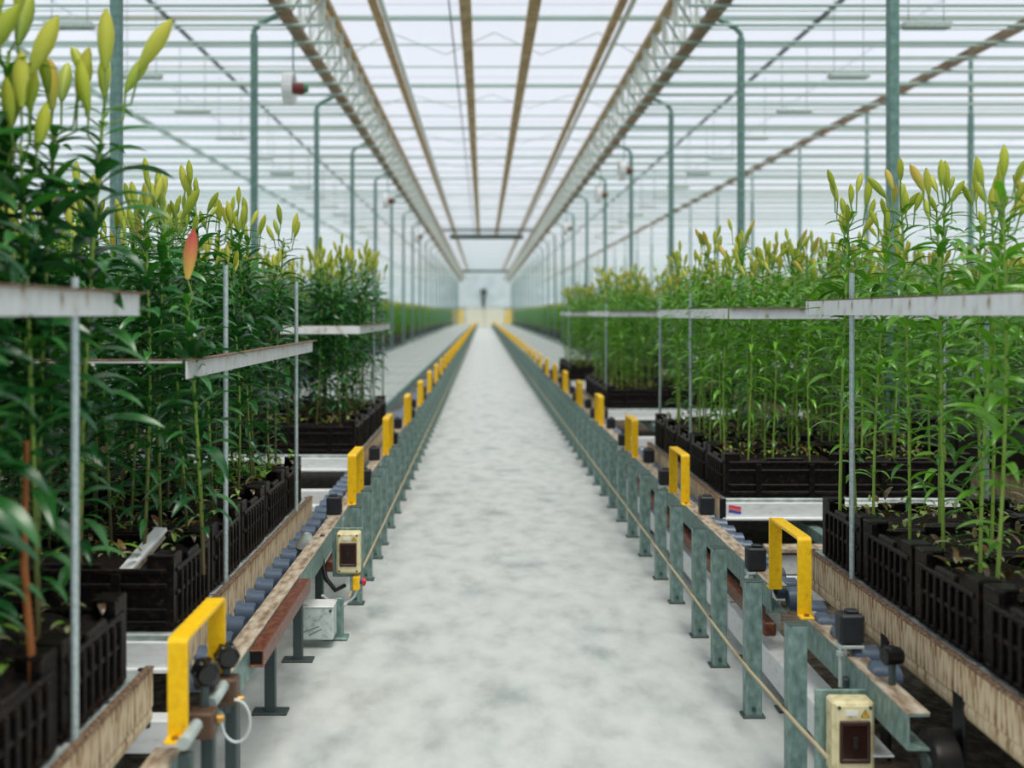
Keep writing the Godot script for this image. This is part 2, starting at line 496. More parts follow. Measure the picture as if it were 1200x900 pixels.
# ------------------------------------------------------------------ crates
func make_crate(variant: int) -> Node3D:
	rng.seed = 500 + variant
	var root := Node3D.new()
	var L := 0.595   # along x
	var W := 0.392   # along z
	var H := 0.165
	for s in [-1.0, 1.0]:
		for kind in 2:
			var b := MB.new()
			var len_ := L if kind == 0 else W
			var off := (W if kind == 0 else L) * 0.5 - 0.012
			var u := Vector3.RIGHT if kind == 0 else Vector3.BACK
			var o: Vector3 = (Vector3.BACK if kind == 0 else Vector3.RIGHT) * s
			var bs := Basis(u, Vector3.UP, o)
			b.box(o * off + Vector3(0, H * 0.5 + 0.004, 0), Vector3(len_ - 0.03, H, 0.008), 0.001, bs)
			for y in ([0.02, 0.055, 0.125, H] if kind == 0 else [0.012, 0.1, H]):
				b.box(o * (off + 0.006) + Vector3(0, y, 0), Vector3(len_ - 0.05, 0.014, 0.012), 0.003, bs)
			var nr := 2 if kind == 0 else 7
			for i in nr:
				b.box(o * (off + 0.006) + u * ((i + 0.5) / nr - 0.5) * (len_ - 0.08) + Vector3(0, H * 0.5, 0), Vector3(0.03 if kind == 0 else 0.014, H - 0.01, 0.014 if kind == 0 else 0.02), 0.003, bs)
			# raised grip in the middle of each side
			b.box(o * off + Vector3(0, H + 0.008, 0), Vector3(len_ * 0.3, 0.03, 0.016), 0.004, bs)
			obj("side_panel", b, M.crate, root)
	for sx in [-1.0, 1.0]:
		for sz in [-1.0, 1.0]:
			var b := MB.new()
			var c := Vector3(sx * (L * 0.5 - 0.006), 0, sz * (W * 0.5 - 0.006))
			var pl := PackedVector2Array([Vector2(0, 0), Vector2(0.075, 0), Vector2(0.075, 0.02), Vector2(0.02, 0.02), Vector2(0.02, 0.075), Vector2(0, 0.075)])
			b.extrude(pl, c + Vector3(0, 0.002, 0), Vector3(-sx, 0, 0), Vector3(0, 0, -sz), Vector3(0, 0.205, 0))
			b.box(c + Vector3(-sx * 0.03, 0.205, -sz * 0.03), Vector3(0.064, 0.012, 0.064), 0.004)
			obj("corner_post", b, M.crate, root)
	var soil := MB.new()
	var nx := 14
	var nz := 10
	var hgt := []
	for i in nx + 1:
		var row := []
		for j in nz + 1:
			row.append(0.15 + rng.randf_range(-0.012, 0.016) + (0.01 if (i + j) % 3 == 0 else 0.0))
		hgt.append(row)
	for i in nx:
		for j in nz:
			var q := []
			for e in [[0, 0], [1, 0], [1, 1], [0, 1]]:
				q.append(Vector3(((i + e[0]) / float(nx) - 0.5) * (L - 0.035), hgt[i + e[0]][j + e[1]], ((j + e[1]) / float(nz) - 0.5) * (W - 0.035)))
			soil.quad(q[0], q[1], q[2], q[3], Vector3.UP)
	obj("soil", soil, M.soil, root)
	var deb := MB.new()
	for i in 80:
		var x := Transform3D(Basis(Vector3.UP, rng.randf() * TAU) * Basis(Vector3(0, 0, 1), rng.randf_range(-0.4, 0.4)) * Basis().scaled(Vector3(1, 1, 1.7) * rng.randf_range(0.2, 0.6)), Vector3(rng.randf_range(-0.26, 0.26), 0.172 + rng.randf_range(0, 0.035), rng.randf_range(-0.17, 0.17)))
		deb.add(leaf_meshes[rng.randi_range(14, 19)], x)
	for i in deb.c.size():
		var tone := int(i / 72.0) % 5
		deb.c[i] = [Color(0.34, 0.52, 0.06), Color(0.12, 0.07, 0.03), Color(0.22, 0.42, 0.06), Color(0.44, 0.40, 0.22), Color(0.24, 0.13, 0.05)][tone]
	stuff(obj("litter", deb, M.leaf, root))
	return root

# ------------------------------------------------------------------ benches
# side: +1 right of the path, -1 left. x0 = edge towards the path, d0..d1 along the path
func bench(side: float, x0: float, width: float, d0: float, d1: float, label: String, rods: Array, bars: Array, bar_y: float) -> Node3D:
	var t := thing("rolling_bench", label, "bench", P(side * x0, 0, d0))
	var len_ := d1 - d0
	# local: x outward from path (times side), z from 0 to -len_
	for e in [0, 1]:
		var b := MB.new()
		var x := 0.0 if e == 0 else side * width
		var pr := PackedVector2Array([Vector2(-0.010, 0.465), Vector2(0.010, 0.465), Vector2(0.010, 0.372), Vector2(0.006, 0.366), Vector2(0.009, 0.352), Vector2(0.007, 0.336), Vector2(-0.002, 0.323), Vector2(-0.016, 0.318), Vector2(-0.032, 0.32), Vector2(-0.032, 0.33), Vector2(-0.012, 0.334)])
		b.extrude(pr, Vector3(x, 0, 0), Vector3(side * (1.0 if e else -1.0), 0, 0), Vector3.UP, Vector3(0, 0, -len_))
		obj("side_board", b, M.board, t)
		var r := MB.new()
		r.box(Vector3(x - side * 0.002, 0.468, -len_ * 0.5), Vector3(0.024, 0.006, len_ + 0.004), 0.002)
		obj("edge_lip", r, M.board_rust, t)
	for z in [0.012, len_ - 0.012]:
		var b := MB.new()
		b.box(Vector3(side * width * 0.5, 0.405, -z), Vector3(width - 0.02, 0.075, 0.02), 0.003)
		b.box(Vector3(side * width * 0.5, 0.366, -z), Vector3(width - 0.02, 0.012, 0.05), 0.002)
		obj("end_beam", b, M.white_paint, t)
	for z in [0.0, len_]:
		var b := MB.new()
		b.box(Vector3(side * 0.012, 0.39, -z), Vector3(0.03, 0.15, 0.012), 0.002)
		obj("corner_plate", b, M.black_plastic, t)
	var bed := MB.new()
	var n := int(len_ / 0.2)
	for i in n:
		bed.box(Vector3(side * width * 0.5, 0.446, -(i + 0.5) * len_ / n), Vector3(width - 0.03, 0.03, len_ / n - 0.02), 0.003)
	obj("bed", bed, M.pale_steel, t)
	for q in rods:
		var b := MB.new()
		var x: float = q[0]
		var z: float = d0 - q[1]
		b.rod(Vector3(x * side, 0.44, z), Vector3(x * side, q[2], z), 0.0085, 10)
		obj("support_rod", b, M.rod_steel, t)
	for q in bars:     # [x a, d a, x b, d b]
		var b := MB.new()
		var a := Vector3(q[0] * side, bar_y, d0 - q[1])
		var c := Vector3(q[2] * side, bar_y, d0 - q[3])
		var dir := (c - a).normalized()
		var across := dir.cross(Vector3.UP)
		# an upside-down L section: upright face and a lip on top
		var bs := Basis(dir, Vector3.UP, across)
		var hb: float = q[4] if q.size() > 4 else 0.052
		b.box((a + c) * 0.5 + Vector3(0, 0.026 - hb * 0.5, 0), Vector3(a.distance_to(c), hb, 0.005), 0.001, bs)
		var o := obj("support_bar", b, M.bar_paint, t)
		var l := MB.new()
		l.box((a + c) * 0.5 + Vector3(0, 0.027, 0) - across * 0.012 * (-1.0), Vector3(a.distance_to(c) + 0.004, 0.004, 0.032), 0.001, bs)
		obj("bar_lip", l, M.bar_rust, o)
	return t

func crates_on(side: float, x0: float, cols: int, d0: float, rows: int, place: String, skip: Array, out_list: Array) -> void:
	for r in rows:
		for c in cols:
			if [r, c] in skip:
				continue
			var pos := P(side * (x0 + 0.02 + 0.3 + c * 0.605), 0.466, d0 + 0.22 + r * 0.405)
			var lab := "black ribbed soil crate, %s %s crate on the %s" % [ORD[r], ["path-side", "inner"][c], place]
			copy(crate_protos[(r * 3 + c) % crate_protos.size()], "crate", lab, "crate", Transform3D(Basis(Vector3.UP, PI if (r + c) % 2 else 0.0), pos), "black crates on the benches")
			out_list.append([pos, r, c])

func lilies_in(list: Array, place: String, group: String, single: bool, seed_: int, per := 6, kinds := "a", hmin := 0.94, hmax := 1.06) -> void:
	var q := RandomNumberGenerator.new()
	q.seed = seed_
	for e in list:
		for k in per:
			var gx := (k % 3 - 1) * 0.185 + q.randf_range(-0.04, 0.04)
			var gz := -((k / 3) - (0.5 if per < 7 else 1.0)) * (0.185 if per < 7 else 0.12) + q.randf_range(-0.035, 0.035)
			var pos: Vector3 = e[0] + Vector3(gx, 0.13, gz)
			var i := q.randi_range(0, 7)
			var key := "%s%d%s" % [kinds, i, "s" if single else "j"]
			var src := lily_proto(key, 900 + i * 13 + kinds.unicode_at(0) * 7, [1.14, 1.2, 1.08, 1.17, 1.22, 1.12, 1.1, 1.18][i], [54, 58, 50, 56, 60, 52, 50, 57][i] + (2 if kinds == "a" else 22), single, 0.0 if kinds == "a" else 0.5, [4, 5, 3, 5, 6, 4, 3, 5][i] + (2 if kinds == "c" else 0))
			var s := q.randf_range(hmin, hmax)
			var x := Transform3D(Basis(Vector3.UP, q.randf() * TAU).scaled(Vector3.ONE * s), pos)
			copy(src, "lily_plant", "budding lily, %s %s spot of the %s %s crate on the %s" % [["near", "far"][k / 3] if per < 7 else ["near", "middle", "far"][k / 3], ["path-side", "central", "inner"][(k % 3) if e[0].x > 0 else 2 - k % 3], ORD[e[1]], ["path-side", "inner"][e[2]], place], "lily", x, group)

# ------------------------------------------------------------------ posts, brackets, track
func make_post() -> Node3D:
	var root := Node3D.new()
	var b := MB.new()
	var pl := PackedVector2Array([Vector2(-0.0275, -0.02), Vector2(0.0275, -0.02), Vector2(0.0275, 0.02), Vector2(0.0235, 0.02), Vector2(0.0235, -0.0165), Vector2(-0.0235, -0.0165), Vector2(-0.0235, 0.02), Vector2(-0.0275, 0.02)])
	b.extrude(pl, Vector3(0, 0.006, 0), Vector3.RIGHT, Vector3.FORWARD, Vector3(0, 0.45, 0))
	obj("channel", b, M.galvanised, root)
	var t := MB.new()
	t.box(Vector3(0, 0.455, 0), Vector3(0.057, 0.004, 0.043), 0.001)
	obj("cap", t, M.dark_steel, root)
	var f := MB.new()
	f.box(Vector3(0.0, 0.004, 0), Vector3(0.075, 0.008, 0.055), 0.002)
	obj("foot_plate", f, M.dark_steel, root)
	var k := MB.new()
	k.tube([Vector3(0, 0.03, 0.0205), Vector3(0, 0.03, 0.026)], [0.008, 0.007], 6)
	obj("bolt", k, M.dark_steel, root)
	return root

func make_handle() -> Node3D:
	# yellow flat band bent to an upside-down U along the track; local y=0 is the foot, length along z
	var root := Node3D.new()
	var b := MB.new()
	var hl := 0.165
	var top := 0.25
	var r := 0.014
	var th := 0.009
	var w := 0.043
	var line := [Vector2(-hl, 0.0)]
	for i in 5:
		var a := PI - i * PI / 8
		line.append(Vector2(-hl + r + cos(a) * r, top - r + sin(a) * r))
	for i in 5:
		var a := PI / 2 - i * PI / 8
		line.append(Vector2(hl - r + cos(a) * r, top - r + sin(a) * r))
	line.append(Vector2(hl, 0.0))
	var inner := []
	for i in line.size():
		var p: Vector2 = line[i]
		var t: Vector2 = (line[mini(i + 1, line.size() - 1)] - line[maxi(i - 1, 0)]).normalized()
		inner.append(p + Vector2(t.y, -t.x) * th)
	for i in line.size() - 1:
		var q := []
		for e in [line[i], line[i + 1], inner[i + 1], inner[i]]:
			q.append(Vector3(0, e.y, e.x))
		var x := Vector3(w * 0.5, 0, 0)
		var t: Vector3 = q[1] - q[0]
		var outv := t.cross(Vector3.RIGHT)
		if outv.dot(q[0] - q[3]) < 0: outv = -outv
		b.quad(q[0] - x, q[0] + x, q[1] + x, q[1] - x, outv)
		b.quad(q[3] - x, q[3] + x, q[2] + x, q[2] - x, -outv)
		b.quad(q[0] + x, q[1] + x, q[2] + x, q[3] + x, Vector3.RIGHT)
		b.quad(q[0] - x, q[1] - x, q[2] - x, q[3] - x, Vector3.LEFT)
	for s in [-1.0, 1.0]:
		b.box(Vector3(0, 0.003, s * (hl + 0.014)), Vector3(w, 0.008, 0.038), 0.002)
	obj("band", b, M.yellow, root)
	for s in [-1.0, 1.0]:
		var k := MB.new()
		k.tube([Vector3(0, 0.006, s * (hl + 0.018)), Vector3(0, 0.014, s * (hl + 0.018))], [0.008, 0.008], 6)
		obj("bolt", k, M.brass, root)
	return root

func make_buffer() -> Node3D:
	# black rubber block on a bent steel arm; local origin at the rail top
	var root := Node3D.new()
	var b := MB.new()
	b.box(Vector3(0, 0.075, 0), Vector3(0.07, 0.086, 0.055), 0.007)
	b.box(Vector3(0.005, 0.123, 0), Vector3(0.036, 0.008, 0.03), 0.003)
	obj("block", b, M.black_rubber, root)
	var s := MB.new()
	s.box(Vector3(0, 0.024, 0), Vector3(0.07, 0.01, 0.05), 0.002)
	s.box(Vector3(-0.02, 0.012, 0), Vector3(0.012, 0.03, 0.04), 0.002)
	obj("bracket", s, M.pale_steel, root)
	var r := MB.new()
	r.rod(Vector3(-0.034, -0.09, 0.02), Vector3(-0.034, 0.03, 0.02), 0.006, 8)
	obj("threaded_rod", r, M.pale_steel, root)
	var n := MB.new()
	n.tube([Vector3(-0.034, 0.0, 0.02), Vector3(-0.034, 0.012, 0.02)], [0.012, 0.012], 6)
	obj("nut", n, M.pale_steel, root)
	return root

func make_sensor(h: float, round_ := false) -> Node3D:
	# round black head on a thin post with a clamp
	var root := Node3D.new()
	var hd := MB.new()
	if round_:
		hd.tube([Vector3(0, h, 0.03), Vector3(0, h, 0.026), Vector3(0, h, -0.02), Vector3(0, h, -0.026)], [0.02, 0.026, 0.026, 0.018], 16)
		for i in 6:
			hd.box(Vector3(cos(i * TAU / 6), sin(i * TAU / 6), 0) * 0.024 + Vector3(0, h, 0), Vector3(0.012, 0.012, 0.04), 0.003)
	else:
		hd.tube([Vector3(-0.026, h, 0), Vector3(-0.022, h, 0), Vector3(0.022, h, 0), Vector3(0.026, h, 0)], [0.018, 0.023, 0.023, 0.019], 14)
		hd.box(Vector3(0.0, h + 0.004, -0.004), Vector3(0.03, 0.042, 0.03), 0.004)
	obj("head", hd, M.black_plastic, root)
	var st := MB.new()
	st.box(Vector3(0, h * 0.5 - 0.01, 0), Vector3(0.018, h - 0.02, 0.012), 0.002)
	obj("stem", st, M.dark_steel, root)
	var c := MB.new()
	c.box(Vector3(0, 0.035, 0.004), Vector3(0.05, 0.03, 0.03), 0.004)
	obj("clamp", c, M.brown_clamp, root)
	var k := MB.new()
	k.tube([Vector3(0.02, 0.035, 0.02), Vector3(0.036, 0.035, 0.02)], [0.012, 0.009], 8)
	obj("wing_nut", k, M.brass, root)
	return root

func make_breaker() -> Node3D:
	# cream electrical enclosure with a smoked window; local origin at lower middle of the back plate
	var root := Node3D.new()
	var c := MB.new()
	c.box(Vector3(0, 0.1, 0.03), Vector3(0.115, 0.2, 0.06), 0.007)
	c.box(Vector3(0, 0.1, 0.062), Vector3(0.098, 0.184, 0.008), 0.003)
	obj("case", c, M.cream, root)
	var f := MB.new()
	for e in [[0.0, 0.145, 0.082, 0.012], [0.0, 0.043, 0.082, 0.012]]:
		f.box(Vector3(e[0], e[1], 0.068), Vector3(e[2], e[3], 0.008), 0.002)
	for s in [-1.0, 1.0]:
		f.box(Vector3(s * 0.037, 0.094, 0.068), Vector3(0.009, 0.1, 0.008), 0.002)
	obj("window_frame", f, M.window_brown, root)
	var w := MB.new()
	w.box(Vector3(0, 0.094, 0.068), Vector3(0.068, 0.092, 0.004), 0.001)
	var win := obj("smoked_window", w, M.smoked, root)
	var sw := MB.new()
	sw.box(Vector3(0, 0.094, 0.072), Vector3(0.012, 0.03, 0.006), 0.001)
	obj("switch_lever", sw, M.ink, win)
	for sx in [-1.0, 1.0]:
		for y in [0.014, 0.186]:
			var k := MB.new()
			k.tube([Vector3(sx * 0.042, y, 0.064), Vector3(sx * 0.042, y, 0.069)], [0.005, 0.005], 8)
			obj("screw", k, M.dark_steel, root)
	var l := MB.new()
	l.box(Vector3(-0.008, 0.172, 0.067), Vector3(0.034, 0.014, 0.002), 0.0)
	obj("label_plate", l, M.label_white, root)
	var t := MB.new()
	t.extrude(PackedVector2Array([Vector2(0.016, 0.16), Vector2(0.04, 0.16), Vector2(0.028, 0.181)]), Vector3(0, 0, 0.066), Vector3.RIGHT, Vector3.UP, Vector3(0, 0, 0.0015))
	var tri := obj("warning_triangle", t, M.ink, root)
	var t2 := MB.new()
	t2.extrude(PackedVector2Array([Vector2(0.019, 0.1617), Vector2(0.037, 0.1617), Vector2(0.028, 0.1775)]), Vector3(0, 0, 0.0674), Vector3.RIGHT, Vector3.UP, Vector3(0, 0, 0.0008))
	obj("warning_face", t2, M.warning_yellow, tri)
	var t3 := MB.new()
	t3.extrude(PackedVector2Array([Vector2(0.0285, 0.174), Vector2(0.0255, 0.168), Vector2(0.0275, 0.168), Vector2(0.0268, 0.163), Vector2(0.0305, 0.1695), Vector2(0.0285, 0.1695)]), Vector3(0, 0, 0.068), Vector3.RIGHT, Vector3.UP, Vector3(0, 0, 0.0006))
	obj("warning_bolt", t3, M.ink, tri)
	var p := MB.new()
	p.box(Vector3(-0.01, 0.09, -0.006), Vector3(0.15, 0.24, 0.008), 0.002)
	obj("back_plate", p, M.galvanised, root)
	return root

func track(side: float, x_rail: float, d0: float, where: String) -> void:
	var t := thing("roller_track", "galvanised roller track with tan topped rail along the %s" % where, "track", Vector3.ZERO)
	# [from, to, x shift, height of the rail's top]
	var segs := [[2.55, 3.42, 0.045, 0.352], [3.6, 30.0, 0.0, 0.39], [30.05, END - 2.0, 0.0, 0.39]] if side > 0 else [[1.5, 2.28, 0.0, 0.38], [2.68, 30.0, 0.0, 0.39], [30.05, END - 2.0, 0.0, 0.39]]
	for q in segs:
		var xs: float = x_rail + q[2]
		var a: float = q[0]
		var e: float = q[1]
		var b := MB.new()
		# C channel, open away from the path, and its worn top
		var pl := PackedVector2Array([Vector2(-0.028, -0.045), Vector2(0.028, -0.045), Vector2(0.028, -0.04), Vector2(-0.023, -0.04), Vector2(-0.023, 0.04), Vector2(0.028, 0.04), Vector2(0.028, 0.045), Vector2(-0.028, 0.045)])
		b.extrude(pl, P(side * xs, q[3] - 0.045, a), Vector3(side, 0, 0), Vector3.UP, Vector3(0, 0, -(e - a)))
		obj("rail", b, M.galvanised, t)
		var tp := MB.new()
		tp.box(P(side * xs, q[3] + 0.003, (a + e) * 0.5), Vector3(0.06, 0.006, e - a), 0.002)
		obj("rail_top", tp, M.dirty_wood, t)
		if a > 3.0 or side < 0 and a > 2.6:
			var a2 := a if side > 0 else maxf(a, 4.5)
			var lo := MB.new()
			lo.box(P(side * (x_rail - 0.03), 0.24, (a2 + e) * 0.5), Vector3(0.045, 0.05, e - a2), 0.006)
			obj("lower_tube", lo, M.rust_tube, t)
	# rollers in the rail, each a part up to where they blur together
	var roller := MB.new()
	roller.tube([Vector3(-0.055, 0, 0), Vector3(-0.05, 0, 0), Vector3(-0.02, 0, 0), Vector3(-0.018, 0, 0), Vector3(0.02, 0, 0), Vector3(0.025, 0, 0)], [0.030, 0.042, 0.042, 0.034, 0.034, 0.026], 14)
	var rm := roller.mesh(M.roller)
	var d := d0 + 0.12
	while d < 17.0:
		put("roller", rm, t, Transform3D(Basis(), P(side * (x_rail + 0.09), 0.345, d)))
		d += 0.155
	var far := MB.new()
	while d < 60.0:
		far.add(rm, Transform3D(Basis(), P(side * (x_rail + 0.09), 0.345, d)))
		d += 0.31
	stuff(obj("far_rollers", far, M.roller, t))
	# legs under the rail and long inner rails
	d = d0 + 0.25
	while d < 45.0:
		var b := MB.new()
		b.box(P(side * (x_rail + 0.02), 0.148, d), Vector3(0.036, 0.296, 0.03), 0.003)
		b.box(P(side * (x_rail + 0.02), 0.004, d), Vector3(0.12, 0.008, 0.06), 0.002)
		obj("leg", b, M.dark_steel, t)
		d += 0.52 if d < 4.5 else 1.8
	for x in [0.55, 1.25, 1.75, 2.6, 3.4]:
		var b := MB.new()
		b.box(P(side * (x_rail + x), 0.3, (d0 + END) * 0.5 - 1.0), Vector3(0.05, 0.06, END - d0 - 2.0), 0.003)
		obj("inner_rail", b, M.galvanised, t)

func cross_beams(side: float, x_rail: float, list: Array, where: String) -> void:
	for i in list.size():
		var t := thing("floor_beam", "white cross beam under the %s benches, %s from the near end" % [where, ORD[i]], "beam", P(side * (x_rail + 0.05), 0, list[i]), 0.0, "white beams under the benches")
		var b := MB.new()
		b.box(Vector3(side * 1.75, 0.225, 0), Vector3(3.4, 0.09, 0.06), 0.004)
		obj("beam", b, M.white_paint, t)
		for x in [0.1, 1.2, 2.3, 3.4]:
			var l := MB.new()
			l.box(Vector3(side * x, 0.09, 0), Vector3(0.05, 0.18, 0.05), 0.003)
			l.box(Vector3(side * x, 0.004, 0), Vector3(0.12, 0.008, 0.1), 0.002)
			obj("leg", l, M.pale_steel, t)

# ------------------------------------------------------------------ scene
func _ready() -> void:
	var cam := Camera3D.new()
	cam.name = "camera"
	cam.projection = Camera3D.PROJECTION_FRUSTUM
	cam.near = 0.05
	cam.far = 400.0
	cam.size = 0.05 * 900.0 / 1200.0
	cam.frustum_offset = Vector2(0.05 * 34.0 / 1200.0, -0.05 * 82.0 / 1200.0)
	cam.position = Vector3(0, CAM_H, 0)
	var attr := CameraAttributesPhysical.new()
	attr.frustum_focal_length = 36.0
	attr.exposure_aperture = 1.75
	attr.frustum_focus_distance = 3.75
	attr.frustum_near = 0.05
	attr.frustum_far = 400.0
	cam.attributes = attr
	add_child(cam)
	cam.projection = Camera3D.PROJECTION_FRUSTUM
	cam.size = 0.05 * 900.0 / 1200.0

	var env := Environment.new()
	env.background_mode = Environment.BG_SKY
	var sky := Sky.new()
	var sm := ProceduralSkyMaterial.new()
	sm.sky_top_color = Color(0.90, 0.93, 1.0)
	sm.sky_horizon_color = Color(0.92, 0.94, 1.0)
	sm.ground_bottom_color = Color(0.5, 0.52, 0.5)
	sm.ground_horizon_color = Color(0.7, 0.72, 0.72)
	sm.sky_energy_multiplier = 1.0
	sky.sky_material = sm
	env.sky = sky
	env.background_energy_multiplier = 0.74
	env.tonemap_mode = Environment.TONE_MAPPER_LINEAR
	env.tonemap_exposure = 1.06
	env.sdfgi_enabled = true
	env.ssao_enabled = true
	env.ssil_enabled = true
	var we := WorldEnvironment.new()
	we.name = "environment"
	we.environment = env
	add_child(we)
	var sun := DirectionalLight3D.new()
	sun.name = "sun"
	sun.light_energy = 1.35
	sun.light_color = Color(1.0, 0.98, 0.94)
	sun.light_angular_distance = 30.0
	sun.shadow_enabled = true
	sun.rotation_degrees = Vector3(-68, 25, 0)
	add_child(sun)

	materials()
	shell()
	roof()
	lily_parts()
	for i in 3:
		crate_protos.append(make_crate(i))
	tracks()
	benches()
	extras()
	for k in lily_protos: lily_protos[k].free()
	for c in crate_protos: c.free()

func shell() -> void:
	var b := MB.new()
	b.box(Vector3(5, -0.1, -(END - 8.0) * 0.5), Vector3(76, 0.2, END + 8.0), 0.0)
	structure("floor", "pale grey stained concrete floor running down the middle of the greenhouse", "floor", b, M.concrete)
	# end wall: bluish white panels over a cream dado, with a white double door
	var w := MB.new()
	w.box(P(5, 3.2, END + 0.06), Vector3(76, 4.4, 0.12), 0.0)
	var end := structure("wall_end", "distant pale end wall of the greenhouse with cream lower panels", "wall", w, M.wall_white)
	for i in 19:
		var x := -32.0 + i * 4.0
		if absf(x - 0.0) < 1.0:
			continue
		var p := MB.new()
		p.box(P(x, 0.55, END + 0.03), Vector3(3.96, 1.1, 0.1), 0.01)
		obj("panel", p, M.wall_cream, end)
	var rl := MB.new()
	rl.box(P(5, 1.95, END - 0.03), Vector3(76, 0.14, 0.06), 0.01)
	obj("rail", rl, M.galvanised, end)
	for s in [-1.0, 1.0]:
		var p := MB.new()
		p.box(P(MID + s * 2.75, 0.98, END - 0.02), Vector3(1.3, 1.96, 0.06), 0.01)
		obj("panel", p, M.wall_cream, end)
	var dr := MB.new()
	dr.box(P(MID, 1.0, END - 0.02), Vector3(3.9, 2.0, 0.05), 0.01)
	var door := structure("door_1", "white double sliding door at the far end of the path", "door", dr, M.door_white)
	for s in [-1.0, 1.0]:
		var lf := MB.new()
		lf.box(P(MID + s * 0.92, 1.0, END - 0.08), Vector3(1.76, 1.92, 0.05), 0.01)
		obj("door_leaf", lf, M.door_white, door)
	var mo := thing("door_motor", "dark hanging unit above the far double door", "motor", P(MID - 0.1, 2.0, END - 0.2))
	var mb := MB.new()
	mb.box(Vector3(0, 1.6, 0), Vector3(0.6, 0.6, 0.4), 0.04)
	obj("housing", mb, M.dark_steel, mo)
	var mp := MB.new()
	mp.box(Vector3(0, 0.75, 0), Vector3(0.26, 1.3, 0.2), 0.03)
	obj("column_box", mp, M.dark_steel, mo)
	# side and back walls: glass between steel posts
	for q in [["wall_left", -33.0, "glazed left side wall far beyond the lilies"], ["wall_right", 43.0, "glazed right side wall far beyond the lilies"]]:
		var g := MB.new()
		g.box(P(q[1], 2.7, END * 0.5 - 4.0), Vector3(0.04, 5.4, END + 8.0), 0.0)
		var wl := structure(q[0], q[2], "wall", g, M.glass_wall)
		var st := MB.new()
		for i in 28:
			st.box(P(q[1], 2.7, -8.0 + i * 4.0), Vector3(0.1, 5.4, 0.08), 0.0)
		stuff(obj("mullions", st, M.pale_steel, wl))
	var bk := MB.new()
	bk.box(P(5, 2.7, -8.0), Vector3(76, 5.4, 0.04), 0.0)
	structure("wall_back", "glazed wall behind the camera", "wall", bk, M.glass_wall)

